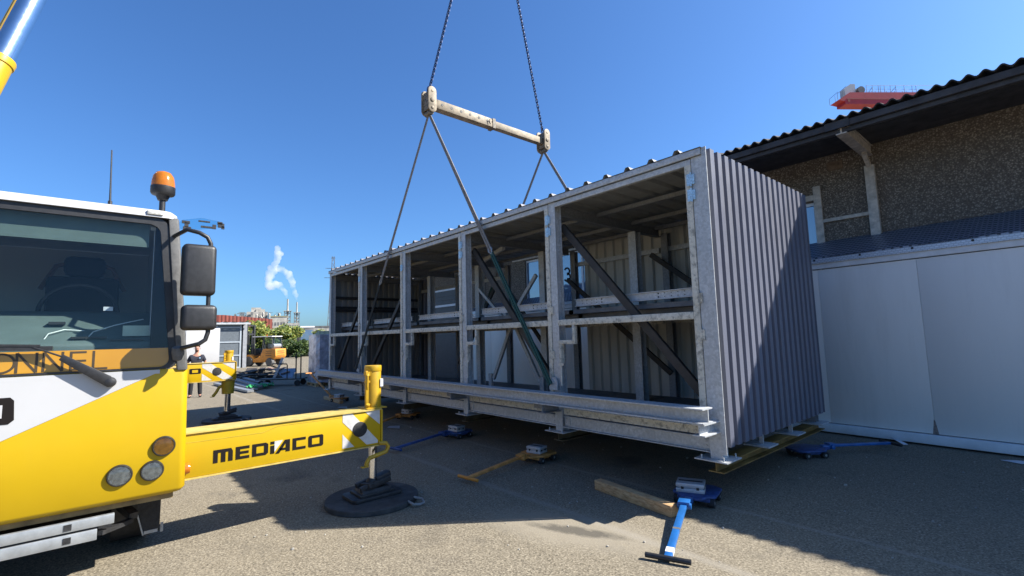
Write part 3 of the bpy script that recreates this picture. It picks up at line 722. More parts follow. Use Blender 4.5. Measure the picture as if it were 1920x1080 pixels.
# beacon
bc = MB(); bx, by = -2.62, -4.117; bc.cyl((bx,by,2.73),(bx,by,2.86),.022,n=12); bc.cyl((bx,by,2.86),(bx,by,2.90),.034,.05,n=14)
bc.lathe((bx,by,2.90),[(.05,0),(.078,.008),(.086,.022),(.086,.075)],24); bcn = bc.build('beacon_base', BLK, cr)
m = MB(); m.lathe((bx,by,2.975),[(.083,0),(.081,.04),(.072,.09),(.052,.122),(.02,.135),(0,.137)],28); m.build('beacon_lens', AMBER, bcn)
m = MB(); m.box(FX-.09,FX-.028,-4.225,-4.12,2.68,2.715); m.build('marker_lamp', plain('cloudy_lamp', (.55,.54,.5), .5, 0,.3,40), cr, .006)
m = MB(); m.tube([(-2.62,-4.447,2.73),(-2.62,-4.449,2.80)],.014,8); m.tube([(-2.62,-4.449,2.80),(-2.62,-4.452,2.95),(-2.62,-4.457,3.215)],[.008,.006,.005],6); m.build('antenna', BLK, cr)
m = MB(); m.tube([(-2.6,-4.30,2.735),(-2.6,-4.26,2.765),(-2.6,-4.22,2.765),(-2.6,-4.17,2.735)],.003,5); m.build('roof_wire', CABLE, cr)
# lamps
for (y_, z_, r_, mt) in ((-4.054,.896,.064,AMBER),(-4.118,.728,.063,LAMPM),(-4.306,.730,.066,LAMPM)):
    m = MB(); m.lathe((FX,y_,z_),[(r_+.010,-.01),(r_+.010,.012),(r_+.004,.024),(r_-.001,.024),(r_-.002,.006)],32,(1,0,0)); hl = m.build('headlamp' if mt is LAMPM else 'indicator_lamp', BLK, cr)
    m = MB(); m.lathe((FX+.001,y_,z_),[(r_-.002,.020),(r_*.93,.014),(r_*.90,.017),(r_*.66,.006),(r_*.62,.009),(r_*.36,.002),(0,.0015)],28,(1,0,0)); m.build('reflector', LAMPM, hl)
    m = MB(); m.lathe((FX+.004,y_,z_),[(r_*.26,-.002),(r_*.24,.008),(r_*.1,.013),(0,.0135)],16,(1,0,0)); m.build('bulb', AMBER if mt is AMBER else DARK, hl)
    m = MB(); m.lathe((FX+.012,y_,z_),[(r_-.0015,.010),(r_*.8,.016),(r_*.4,.020),(0,.021)],28,(1,0,0)); m.build('lens', ALENS if mt is AMBER else LENS, hl)
m = MB(); m.lathe((FX-.14,CY+hw(.67)-.005,.672),[(.045,0),(.045,.03),(.040,.045),(.0,.05)] if True else [(.034,0),(.034,.015),(.022,.035),(0,.04)],16,(0,1,0)); m.build('side_marker', AMBER, cr)
# mirrors
MXX = -2.12
def mirror(y0_, y1_, z0_, z1_, name):
    m = MB(); m.box(MXX-.09,MXX+.045,y0_,y1_,z0_,z1_)
    o = m.build(name, BLK, cr, .035, seg=4); return o
mm = mirror(-4.015,-3.792,2.03,2.425,'wing_mirror'); mirror(-4.005,-3.776,1.763,1.957,'wide_angle_mirror')
m = MB(); m.tube([(FX-.1,-4.06,2.52),(MXX-.05,-3.985,2.545),(MXX,-3.91,2.52),(MXX,-3.855,2.49),(MXX,-3.832,2.44),(MXX,-3.832,2.38)],.016,10)
m.build('mirror_arm', BLK, cr)
m = MB(); m.tube([(MXX,-3.835,2.06),(MXX,-3.835,1.93)],.015,10); m.build('mirror_link', BLK, cr)
m = MB(); m.tube([(MXX,-3.830,1.80),(MXX,-3.83,1.745),(MXX,-3.845,1.69),(MXX,-3.885,1.66),(MXX-.1,-3.985,1.63)],.016,10); m.build('mirror_arm', BLK, cr)
m = MB(); m.lathe((MXX-.14,-4.0,1.60),[(.0,-.07),(.035,-.055),(.042,0),(.038,.04),(0,.05)],16,(.3,-.1,1)); m.build('mirror_mount', GREYPL, cr)
m = MB(); pl = [(-4.02,2.69),(-3.95,2.775),(-3.80,2.815),(-3.66,2.80),(-3.63,2.775),(-3.70,2.735),(-3.82,2.705)]
m.prism(pl, lambda u,v_:(-2.9,u,v_), lambda u,v_:(-2.89,u,v_)); tv = m.build('tinted_deflector', BLUEGL, cr)
for (y_,z_,s1,s2) in ((-3.92,2.76,.03,.012),(-3.915,2.735,.015,.02),(-3.91,2.705,.03,.014),(-3.78,2.785,.045,.006),(-3.76,2.735,.045,.008),(-3.70,2.745,.014,.02),(-3.655,2.785,.02,.012),(-3.645,2.765,.025,.02),(-3.63,2.745,.012,.012)):
    m = MB(); m.box(-2.905,-2.885,y_-s1,y_+s1,z_-s2,z_+s2); m.build('bracket_clip', DARK, tv)
# bumper rails, mudflap, wheels, chassis
for (z0_,z1_,ye) in ((.405,.472,-4.321),(.316,.390,-4.411)):
    m = MB(); m.box(FX-.035,FX+.0,-5.95,ye,z0_,z1_); rl = m.build('bumper_rail', ALU, cr, .004)
    h = MB(); h.box(FX+.0005,FX+.004,-4.585,-4.545,(z0_+z1_)/2-.02,(z0_+z1_)/2+.02); h.build('rail_slot', DARK, rl)
m = MB(); m.box(FX-.4,FX-.04,-5.8,-4.45,.391,.404); m.box(FX-.45,FX-.1,-4.45,-4.33,.36,.40); m.bar((FX-.03,-4.40,.35),(FX-.25,-4.22,.33),.05,.03); m.bar((FX-.5,-4.3,.43),(FX-.25,-4.2,.36),.06,.05); m.build('underrun_bracket', DARK, cr)
m = MB(); m.prism([(-4.165,.45),(-4.01,.45),(-4.012,.13),(-4.115,.11),(-4.17,.30)], lambda u,v_:(-2.88,u,v_), lambda u,v_:(-2.865,u,v_)); fl = m.build('mudflap', RUB, cr)
m = MB(); m.box(-2.864,-2.858,-4.115,-4.025,.125,.15); m.box(-2.90,-2.885,-4.005,-3.985,.11,.18); m.bar((-2.862,-4.165,.30),(-2.862,-4.12,.12),.012,.01); m.build('flap_strip', ALU, fl)
m = MB(); m.box(-11.6,-2.75,CY-.55,CY+.55,.55,.95); m.build('chassis_frame', DARK, cr)
m = MB(); m.box(-11.4,-4.65,CY-1.2,CY+1.15,.96,1.35); m.build('carrier_deck', YELB, cr, .02)
for x in (-3.35,-5.6,-8.2,-9.0+.4-1.2):
    for y_ in (CY-1.0, CY+.93):
        m = MB(); m.lathe((x,y_-.17,.5),[(.26,0),(.44,.0),(.5,.05),(.5,.29),(.44,.34),(.26,.34)],28,(0,1,0)); ty = m.build('wheel', RUB, cr)
        m = MB(); m.lathe((x,y_-.13,.5),[(.0,.0),(.27,.0),(.27,.26),(.18,.20),(.1,.24),(0,.24)],20,(0,1,0)); m.build('rim', ALU, ty)
m = MB(); m.lathe((-6.6,CY-.1,1.35),[(.8,0),(.8,.18),(0,.18)],32); m.build('slew_ring', DARK, cr)
m = MB(); m.box(-7.6,-4.9,CY-1.25,CY+.3,1.54,2.3); m.build('superstructure', YELB, cr, .04)
# luffing cylinder and boom
P = at(0,110,6.35); Q = at(59,0,6.75); dv = (Q-P).normalized()
m = MB(); m.cyl(P-dv*2.2, P, .150, n=32); m.lathe(P-dv*.10,[(.151,-.01),(.163,0),(.168,.07),(.16,.10),(.14,.101)],32,dv); m.build('luffing_cylinder', YEL, cr)
m = MB(); m.cyl(P, P+dv*4.5, .133, n=32); m.build('luffing_rod', CHROME, cr)
o = at(-22,101,6.6)-at(2,110,6.6)
m = MB(); m.cyl(P+o-dv*2, P+o+dv*4.5, .026, n=12); m.build('guide_tube', OLIVE, cr)
B0 = P-dv*2.9+V((-.7,-1.3,0)); m = MB(); m.bar(B0, B0+dv*9, .6, .75, (0,1,0)); m.bar(B0+dv*9, B0+dv*18, .48, .6, (0,1,0)); m.build('boom', YELB, cr, .03)

# outriggers -------------------------------------------------------
def lettering(parent, X, ya, yb, zc, hgt, mat=LETTER):
    """squared wide capitals, left to right along +Y, facing +X"""
    m = MB(); sc_ = (yb-ya)/8.25; T = .23
    def R_(u0,u1,v0,v1): m.box(X, X+.0025, ya+u0*sc_, ya+u1*sc_, zc+(v0-.5)*hgt, zc+(v1-.5)*hgt)
    def Pg(pl): m.prism(pl, lambda u,v_:(X,ya+u*sc_,zc+(v_-.5)*hgt), lambda u,v_:(X+.0025,ya+u*sc_,zc+(v_-.5)*hgt))
    s = .30
    # m
    Pg([(0,0),(s,0),(s,.76),(0,1)]); Pg([(0,1),(s,.76),(1.3,.76),(1.18,1)]); R_(.51,.51+s,0,.76); R_(1.0,1.3,0,.7599)
    u = 1.5; R_(u,u+s,0,1); R_(u+s,u+.95,0,.22); R_(u+s,u+.90,.40,.60); R_(u+s,u+.95,.78,1)
    u = 2.65; R_(u,u+s,0,1); R_(u+s,u+.86,0,.22); R_(u+s,u+.86,.78,1); Pg([(u+.86,0),(u+1.0,0),(u+1.16,.14),(u+1.16,.86),(u+1.0,1),(u+.86,1)])
    u = 3.98; R_(u,u+s,0,.66); R_(u,u+s,.78,1.0)
    u = 4.35; Pg([(u,-.06),(u+.3,-.06),(u+.80,.72),(u+.80,1),(u+.72,1)]); R_(u+.80,u+1.12,-.0,1); R_(u+.34,u+.80,.16,.34)
    u = 5.68; R_(u,u+s,0,1); R_(u+s,u+1.05,0,.22); R_(u+s,u+1.05,.78,1)
    u = 6.95; R_(u,u+s,.22,.78); Pg([(u+.10,0),(u+1.15,0),(u+1.25,.1),(u+1.25,.22),(u,.22),(u,.1)]); Pg([(u,.78),(u+1.25,.78),(u+1.25,.9),(u+1.15,1),(u+.10,1),(u,.9)]); R_(u+.95,u+1.25,.22,.78)
    o = m.build('lettering', mat, parent)
    m = MB(); m.prism([(4.27,.10),(4.27,1),(4.92,1)], lambda u,v_:(X-.0005,ya+u*sc_,zc+(v_-.5)*hgt), lambda u,v_:(X+.002,ya+u*sc_,zc+(v_-.5)*hgt)); m.build('letter_wedge', WHTM, o)
def outrigger(xf, ya, yb, za, zb, jack_top, jy, hook_side, near):
    """xf: front face X; beam from ya to yb; z range za..zb"""
    th = .27
    m = MB(); m.box(xf-th, xf, ya, yb, za, zb-.012); m.build('outrigger_beam', YEL, cr, .006)
    bm_ = cr.children[-1]
    m = MB(); m.box(xf-th-.012, xf+.014, ya, yb+.008, zb-.011, zb); m.box(xf-.03,xf+.010,ya,yb-.02,za-.012,za-.001); m.build('beam_flange', YELP, bm_)
    m = MB(); m.box(xf-th-.01, xf+.012, yb+.001, yb+.016, za-.01, zb-.012); m.build('end_plate', YEL, bm_)
    # hazard marking, dark reflector
    m = MB(); e0, e1 = xf+.0004, xf+.0022; H = zb-za-.02
    W_ = .40 if near else .62
    q0 = yb-W_
    def Pg(pl): m.prism([(q0+u*W_, za+.012+v_*H) for u, v_ in pl], lambda u,v_:(e0,u,v_), lambda u,v_:(e1,u,v_))
    Pg([(0,.02),(.30,.02),(0,.42)]); Pg([(.0,1.),(.22,1),(.92,.10),(.92,.02),(.62,.02),(0,.76)]) ; Pg([(.55,1),(.97,1),(.97,.56)])
    m.build('hazard_marking', WHTM, bm_)
    m = MB(); cy_ = q0+W_*.44; rr_ = .074 if near else .085
    m.lathe((xf+.001,cy_,za+H*.5+.01),[(rr_,0),(rr_,.006),(rr_-.006,.009),(0,.0095)],28,(1,0,0)); m.build('round_reflector', RUB, bm_)
    # jack
    jx = xf-th/2
    m = MB(); m.cyl((jx,jy,za-.02),(jx,jy,jack_top-.012),.083,n=28); m.cyl((jx,jy,jack_top-.06),(jx,jy,jack_top),.088,n=28); m.box(jx+.03,jx+.05,jy-.100,jy-.06,zb+.001,jack_top-.05); m.box(jx-.11,jx+.13,jy-.12,jy+.10,zb+.001,zb+.012)
    jk = m.build('jack_housing', YELB, cr, .004)
    m = MB(); m.box(jx+.03,jx+.09,jy-.115,jy-.07,jack_top-.10,jack_top-.06); m.box(jx+.03,jx+.09,jy-.11,jy-.07,jack_top-.17,jack_top-.15); m.tube([(jx+.075,jy-.09,jack_top-.08),(jx+.10,jy-.105,jack_top-.1),(jx+.10,jy-.11,jack_top-.2),(jx+.085,jy-.1,jack_top-.24)],.012,8); m.cyl((jx+.07,jy-.09,zb+.02),(jx+.09,jy-.09,zb+.05),.02,n=8); m.build('pin_handle', YELB, jk)
    m = MB(); m.box(jx+.02,jx+.085,jy+.045,jy+.076,jack_top-.22,jack_top-.14); m.build('warning_sticker', PAPER, jk)
    m = MB(); m.cyl((jx,jy,.13),(jx,jy,za-.02),.043 if near else .06,n=20); m.build('jack_rod', CHROME, cr)
    # foot
    m = MB(); z = .0535
    m.prism([(-.24,-.17),(.24,-.17),(.27,-.12),(.27,.12),(.24,.17),(-.24,.17),(-.27,.12),(-.27,-.12)], lambda u,v_:(jx+v_,jy+u,z), lambda u,v_:(jx+v_,jy+u,z+.035))
    m.prism([(-.17,-.13),(.17,-.13),(.17,.13),(-.17,.13)], lambda u,v_:(jx+v_,jy+u,z+.036), lambda u,v_:(jx+v_*.75,jy+u*.85,z+.09))
    m.bar((jx-.07,jy-.15,z+.10),(jx-.07,jy+.18,z+.17),.05,.06); m.bar((jx+.07,jy-.16,z+.09),(jx+.07,jy+.16,z+.16),.05,.06); m.cyl((jx,jy-.02,z+.09),(jx,jy+.0,z+.17),.07,.055,n=14)
    m.bar((jx+.02,jy+.02,z+.16),(jx+.02,jy+.17,z+.2),.1,.05); m.box(jx-.13,jx+.13,jy-.19,jy+.19,z+.034,z+.06); m.bar((jx-.12,jy-.1,z+.1),(jx+.12,jy-.06,z+.13),.06,.05)
    for k in (-.1,0,.1): m.cyl((jx+.11,jy+k,z+.04),(jx+.11,jy+k,z+.06),.014,n=8)
    m.build('jack_foot', DARK, cr, .005)
    # bent safety hook
    m = MB()
    if near: hp = [(xf+.0,yb-.02,za+.012),(xf+.02,yb+.05,za+.005),(xf+.02,yb+.075,za-.03),(xf+.02,yb+.05,za-.08),(xf+.02,yb-.05,za-.10),(xf+.02,yb-.13,za-.115),(xf+.02,yb-.155,za-.15),(xf+.02,yb-.165,za-.185)]
    else: hp = [(jx,jy-.08,za-.1),(jx,jy-.17,za-.16),(jx,jy-.22,za-.26),(jx,jy-.28,za-.34)]
    m.tube(hp, .022 if near else .03, 8); m.box(hp[-1][0]-.02,hp[-1][0]+.02,hp[-1][1]-.05,hp[-1][1]+.02,hp[-1][2]-.012,hp[-1][2]); m.build('locking_hook', YELB if near else OLIVE, cr)
    if not near:
        m = MB(); m.cyl((jx,jy,za-.30),(jx,jy,za-.021),.115,.13,n=20); m.build('jack_sleeve', OLIVE, cr)
    return bm_
b1 = outrigger(-2.52,-4.4,-2.215,.585,.945,1.385,-2.24,0,True)
lettering(b1,-2.5195,-3.70,-2.795,.722,.105)
m = MB(); m.box(-2.521,-2.5185,-4.0,-3.33,.862,.868); m.bar((-2.5195,-3.33,.865),(-2.5195,-3.20,.905),.006,.0025,(1,0,0)); m.box(-2.521,-2.5185,-3.20,-2.55,.902,.908); m.build('weld_seam', OLIVE, b1)
b2 = outrigger(-9.7,-4.4,-2.20,.885,1.275,1.52,-2.31,0,False)
lettering(b2,-9.6995,-4.17,-2.83,1.11,.11)
# outrigger mats
for (x,y_,lb) in ((-2.64,-2.25,'round dark grey outrigger mat with rope handle under the near crane jack'),(-9.835,-2.31,'round dark grey outrigger mat under the far crane jack')):
    mt = thing('outrigger_mat', lb, 'outrigger mat', (x,y_,0), 0, 'outrigger mats')
    m = MB(); m.lathe((x,y_,0),[(.458,0),(.466,.006),(.466,.046),(.460,.052),(0,.052)],48); m.build('mat_disc', PADM, mt)
    m = MB(); m.tube([(x+.41,y_+.19,.045),(x+.49,y_+.21,.03),(x+.515,y_+.27,.025),(x+.50,y_+.32,.025),(x+.43,y_+.34,.04),(x+.35,y_+.29,.05)],.013,8); m.build('rope_handle', plain('grey_rope', (.22,.22,.22), .8), mt)

# ================================================================== MACHINE SKATES
def skate(name, label, plate_mat, handle_mat, grip_mat, loc, hd, length, dz, group='machine skates on the yard', piv=(.32,0), swing=0.):
    """local: handle points along +x from the deck edge"""
    s = thing(name, label, 'machine skate', loc, hd, group)
    m = MB(); pl = [(.24,-.09),(.24,.09),(.15,.13),(.10,.20),(-.17,.20),(-.24,.12),(-.24,-.12),(-.17,-.20),(.10,-.20),(.15,-.13)]
    m.prism(pl, lambda u,v_:(u,v_,.085), lambda u,v_:(u,v_,.108)); m.box(-.16,.14,-.15,.15,.05,.0845); m.build('skate_deck', plate_mat, s, .004, local=True)
    for sx in (-.14,.10):
        for sy in (-.155,.155):
            m = MB(); m.lathe((sx,sy-.03,.042),[(.012,0),(.04,0),(.042,.006),(.042,.054),(.04,.06),(.012,.06)],20,(0,1,0)); wl = m.build('skate_wheel', RUB, s, local=True)
            m = MB(); m.lathe((sx,sy-.032,.042),[(.014,0),(.014,.064),(0,.064)],12,(0,1,0)); m.build('axle', ALU, wl, local=True)
    cs, sn = math.cos(swing), math.sin(swing)
    def lp(u, v_, z): return (piv[0]+u*cs-v_*sn, piv[1]+u*sn+v_*cs, z)
    m = MB(); m.bar((piv[0]*.6,piv[1]*.6,.10),lp(.02,0,.10),.07,.05); m.cyl(lp(0,-.06,.10),lp(0,.06,.10),.027,n=12); m.build('tow_eye', handle_mat, s, .004, local=True)
    m = MB(); m.bar(lp(0,0,.115),lp(length,0,dz),.055,.03); m.bar(lp(-.05,0,.138),lp(.05,0,.134),.10,.024); d_ = m.build('drawbar', handle_mat, s, .004, local=True)
    m = MB(); m.cyl(lp(length,-.16,dz),lp(length,.16,dz),.019,n=12); m.build('grip', grip_mat, s, local=True)
    if swing:
        zz = lambda u: .115+(dz-.115)*u/length
        m = MB(); m.bar(lp(.80,0,zz(.80)),lp(.87,0,zz(.87)),.0565,.0315); m.build('label_patch', PAPER, d_, local=True)
        m = MB(); m.bar(lp(.48,0,zz(.48)),lp(.51,0,zz(.51)),.0565,.0315); m.build('tape_band', GREYPL, d_, local=True)
    return s
def hdg(a, b_): return math.atan2(b_[1]-a[1], b_[0]-a[0])
c0 = (-.30,.03,0); h0 = R(-75); pa, pb = atground(1283,945,.115), atground(1252,1047,.03)
rel = Matrix.Rotation(-h0, 2) @ (pa.to_2d()-V(c0).to_2d()); dd = Matrix.Rotation(-h0, 2) @ (pb-pa).to_2d()
s1 = skate('machine_skate','dark blue machine skate with bright blue drawbar beside the timber', BLUD, BLU, BLK, c0, h0, dd.length, .03, piv=tuple(rel), swing=math.atan2(dd.y,dd.x))
for k in [bpy.data.objects[n_.name] for n_ in s1.children if n_.name.startswith('tow')]: k.data.materials[0] = BLU
skate('machine_skate','rusty orange machine skate with long orange drawbar in the shade', ORGD, ORGD, ORG, (-2.55,.02,0), hdg((-2.5,-.1),(-2.36,-1.25)), .92, .06)
skate('machine_skate','dark blue machine skate with dark blue drawbar behind the near crane jack', BLUD, BLUD, BLUD, (-4.62,.14,0), hdg((-4.6,.1),(-4.38,-1.15)), .95, .06)
skate('machine_skate','orange machine skate half hidden behind the raised end of the near outrigger', ORGD, ORGD, ORG, (-6.98,.5,0), hdg((-6.95,.5),(-6.4,-.55)), .9, .06)
skate('machine_skate','dark blue machine skate beyond the ribbed end wall near the white shed', BLUD, BLU, BLK, (-.14,2.62,0), hdg((-.1,2.6),(.52,3.52)), .88, .10)
skate('machine_skate','orange machine skate with upright wooden-brown drawbar by the wrapped pallet', ORGD, ORGD, ORGD, (-11.1,.62,0), hdg((-11.1,.6),(-12.6,.1)), .95, .75)
blk = [((-.34,.0),.42,'grey cast aluminium spacer block on the blue skate beside the timber',1.0),((-2.55,.02),.2,'grey spacer block on the rusty orange skate with long drawbar',.85),((-4.62,.14),.1,'grey spacer block on the blue skate behind the near crane jack',.9),
       ((-6.98,.5),.3,'grey spacer block on the orange skate half hidden behind the outrigger',.8),((-11.1,.62),.3,'grey spacer block on the skate by the wrapped pallet',.9)]
for (x,y_),a,lb,s_ in blk:
    s = thing('spacer_block', lb, 'spacer block', (x,y_,.1085), a, 'spacer blocks on the skates')
    m = MB(); m.box(-.13*s_,.13*s_,-.10*s_,.10*s_,0,.038); m.box(-.115*s_,.115*s_,-.088*s_,.088*s_,.038,.05); m.box(-.13*s_,.13*s_,-.10*s_,.10*s_,.05,.086); m.build('block_body', ALUB, s, .006, local=True)
    m = MB()
    for u in (-.07,.07):
        m.box(u*s_-.012,u*s_+.012,-.1005*s_-.001,-.09*s_,.03,.055); m.box(.121*s_,.1305*s_,u*s_*.7-.012,u*s_*.7+.012,.03,.055)
    m.box(-.11*s_,.11*s_,-.02,.02,.0855,.0875); m.build('slots', DARK, s, local=True)
# loose timbers
m = MB(); m.bar((-1.235,-.33,.052),(-.245,-.47,.052),.10,.10); tag(m.build('timber_baulk', WOOD, bevel=.006, org=(-.75,-.4,0)), 'long squared brown timber lying beside the blue skate', 'timber')
m = MB(); a, b_ = atground(610,748), atground(640,757); a.z = b_.z = .045; m.bar(a, b_, .1, .085); tag(m.build('timber_offcut', WOOD, bevel=.004, org=a), 'short pale timber offcut lying in front of the skate by the wrapped pallet', 'timber')
# litter
def litter(px, py, name, label, pts, mat, z=.012, grp='papers lying on the asphalt'):
    g = atground(px, py); m = MB(); vs = [(g.x+u, g.y+v_, z+h_) for u, v_, h_ in pts]; n = len(vs)
    m.add(vs+[(x,y_,z_-.004) for x,y_,z_ in vs], [tuple(range(n)), tuple(range(n,2*n))[::-1]]+[(i,(i+1)%n,n+(i+1)%n,n+i) for i in range(n)])
    tag(m.build(name, mat, org=g), label, 'paper' if 'paper' in name else 'sheet', grp)
litter(1685,832,'crumpled_paper','crumpled pale paper at the foot of the white shed', [(-.1,.05,.06),(-.02,.09,.0),(.03,.02,.03),(.11,-.03,.0),(.07,-.08,.0),(-.03,-.05,.05)], PAPER)
litter(1908,868,'paper_sheet','flat pale paper sheet at the right edge near the shed', [(-.14,.0,0),(-.02,.09,0),(.16,.02,.02),(.04,-.08,0)], PAPER)
litter(738,802,'plastic_sheet','pale plastic sheet on shaded asphalt behind the near jack', [(-.18,.0,0),(.05,.10,.02),(.2,.02,0),(-.02,-.12,.01)], plain('dull_plastic_sheet', (.30,.32,.35), .5), grp='plastic sheets on the shaded asphalt')
litter(642,765,'plastic_sheet','small grey plastic sheet by the timber offcut', [(-.2,.0,0),(.05,.10,.02),(.25,.02,0),(-.02,-.12,.01)], bpy.data.materials['dull_plastic_sheet'], grp='plastic sheets on the shaded asphalt')

# ================================================================== WHITE LEAN-TO SHED
A = R(-3.2); ux = V((math.cos(A),math.sin(A),0)); nx = V((-math.sin(A),math.cos(A),0)); O = V((.5,4.33,0))
def SP(u, d, z): return O + ux*u + nx*d + V((0,0,z))
def sbox(m, u0,u1,d0,d1,z0,z1):
    vs = [SP(u,d,z) for u in (u0,u1) for d in (d0,d1) for z in (z0,z1)]
    return m.add(vs, [(0,1,3,2),(4,6,7,5),(0,4,5,1),(2,3,7,6),(0,2,6,4),(1,5,7,3)])
def u_of(px, py): # intersection of pixel ray with the shed front
    d = fw*F + RT*(px-960) - UP*(py-540); tt = (O-CAM).dot(nx)/d.dot(nx); return (CAM+d*tt-O).dot(ux)
def shed(label, UL, UR, joints, dz, d0, d1, u0, loc):
    sh = thing('white_shed', label, 'shed', loc)
    for a, b_ in zip(joints[:-1], joints[1:]):
        m = MB(); sbox(m, a+.0015, b_-.0015, 0, .05, .16, 2.60-dz); m.build('wall_panel', TEAR, sh, .002)
    m = MB(); sbox(m, UL, UR, .0505, .06, .1, 2.6-dz); m.build('backing_wall', DARK, sh)
    m = MB(); sbox(m, UL, UR, -.085, .04, .028, .150); m.build('base_plinth', SHEDW, sh, .004)
    m = MB(); sbox(m, UL, UR, -.02, .05, 2.612-dz, 2.70-dz); m.build('top_band', SHEDW, sh, .003)
    m = MB(); sbox(m, UL, UR, -.05, -.02, 2.70-dz, 2.795-dz); m.build('plate_edge', CHQL, sh)
    h = MB()
    u = u0
    while u < UR:
        h.cyl(SP(u+.12,-.052,2.755-dz), SP(u+.12,-.0505,2.755-dz), .017, n=10); u += .63
    h.build('edge_bolts', DARK, sh)
    m = MB(); vs = [SP(UL,-.05,2.797-dz),SP(UR,-.05,2.797-dz),SP(UR,d1,3.37-.37*(1.5-d1)-dz),SP(UL,d0,3.045+.37*(d0-.62)-dz)]; m.add(vs+[v_-V((0,0,.02)) for v_ in vs], [(0,1,2,3),(7,6,5,4),(0,4,5,1),(1,5,6,2),(2,6,7,3),(3,7,4,0)]); m.build('chequer_roof', CHQ, sh)
    m = MB(); sbox(m, UL, UL+.05, .06, .8, .03, 2.7-dz); sbox(m, UR-.05, UR, .06, .8, .03, 2.7-dz); m.build('end_panel', TEAR, sh)
    return sh
sh = shed('long off-white panelled shed with chequer plate roof edge at the right of the photo', -3.0, 4.5, [-3.0, u_of(1541,600), u_of(1735,640), u_of(1735,640)+1.22, 4.5], 0, 1.0, 1.5, -2.25, (1.5,4.3,0))
shed('lower off-white shed with chequer plate roof seen through the open module bays', -11.6, -3.02, [-11.6,-10.2,-9.0,-7.8,-6.6,-5.4,-4.2,-3.02], .26, .62, 1.0, -11.4, (-7,4.7,0))
m = MB(); m.prism([(-.035,.16),(.03,.16),(.005,.33),(-.01,.36)], lambda a_,b2:SP(u_of(1752,780)+a_,-.0015,b2), lambda a_,b2:SP(u_of(1752,780)+a_,-.0005,b2)); m.build('rust_scuff', plain('rust_scuff', (.26,.20,.17), .8, 0, .4, 30), sh)

# ================================================================== BUILDING BEHIND
bd = thing('pebbledash_building', 'pebbledash industrial building with corrugated dark eaves', 'building', (0,6,0))
WY = 5.5; XL, XR = -20.5, 9.0
wx0, wx1, wz0, wz1 = -8.66, -.60, 2.2, 4.0
m = MB(); m.box(XL, wx0, WY, WY+.25, 0, 5.3); m.box(wx1, XR, WY, WY+.25, 0, 5.3); m.box(wx0, wx1, WY, WY+.25, wz1, 5.3); m.box(wx0, wx1, WY, WY+.25, 0, wz0)
m.box(XL, XL+.25, WY+.25, 14, 0, 5.3); m.box(XR-.25, XR, WY+.25, 14, 0, 5.3); m.build('wall', PEB, bd)
# ribbon window
wf = MB(); wf.box(wx0,wx1,WY+.06,WY+.14,wz1-.06,wz1); wf.box(wx0,wx1,WY+.06,WY+.14,wz0,wz0+.06)
k = wx1
edges = []
while k > wx0: edges.append(k); k -= 1.15
for k in edges: wf.box(max(wx0,k-.06),k,WY+.061,WY+.139,wz0+.06,wz1-.06)
wfo = wf.build('window', SHEDW, bd)
m = MB(); m.box(wx0+.01,wx1-.01,WY+.09,WY+.10,wz0+.05,wz1-.05); m.build('pane', WINGL, wfo)
def digit3(m, x, z, s, y):
    for cz, r_, a0, a1 in ((.62,.22,150,-90),(.24,.26,90,-150)):
        pts = [(x+s*(.25+r_*math.cos(R(a0+(a1-a0)*i/12))), z+s*(cz+r_*math.sin(R(a0+(a1-a0)*i/12)))) for i in range(13)]
        for (xa,za),(xb,zb) in zip(pts[:-1],pts[1:]):
            m.bar((xa,y,za),(xb,y,zb),.045,.01,(0,1,0))
def digit0(m, x, z, s, y):
    pts = [(x+s*(.25+.22*math.cos(i*math.pi/12)), z+s*(.45+.42*math.sin(i*math.pi/12))) for i in range(25)]
    for (xa,za),(xb,zb) in zip(pts[:-1],pts[1:]): m.bar((xa,y,za),(xb,y,zb),.045,.01,(0,1,0))
m = MB(); digit3(m,-7.08,3.20,.44,WY+.084); digit0(m,-8.12,3.15,.42,WY+.084); m.build('pane_number', LETTER, wfo)
m = MB(); m.box(-.62,-.50,WY-.05,WY-.002,3.0,4.27); m.box(-9.2,-.621,WY-.05,WY-.002,4.02,4.12); m.build('window_surround', CONC, bd, .004)
m = MB(); m.box(-.499,.20,WY-.05,WY-.002,3.57,3.63); m.build('ledge', CONC, bd, .004)
m = MB(); m.box(-.36,-.13,WY-.02,WY-.001,4.50,4.66); m.build('patch_plate', plain('rusty_patch', (.17,.12,.08), .85, 0, .3, 20), bd)
for px_ in (.25,-5.3,-10.8,-16.0,5.8):
    m = MB(); m.box(px_-.055,px_+.085,WY-.10,WY-.002,0,4.42); m.build('wall_post', CONC, bd, .006)
    m = MB(); m.box(px_-.07,px_+.07,3.98,WY-.002,4.60,4.618); m.box(px_-.07,px_+.07,3.98,WY-.002,4.775,4.79); m.box(px_-.012,px_+.012,3.98,WY-.002,4.618,4.775); m.box(px_-.05,px_+.05,4.03,WY-.002,4.625,4.77)
    m.bar((px_+.015,WY-.35,4.58),(px_+.015,WY-.06,4.40),.06,.07); m.build('eave_bracket', CONC, bd)
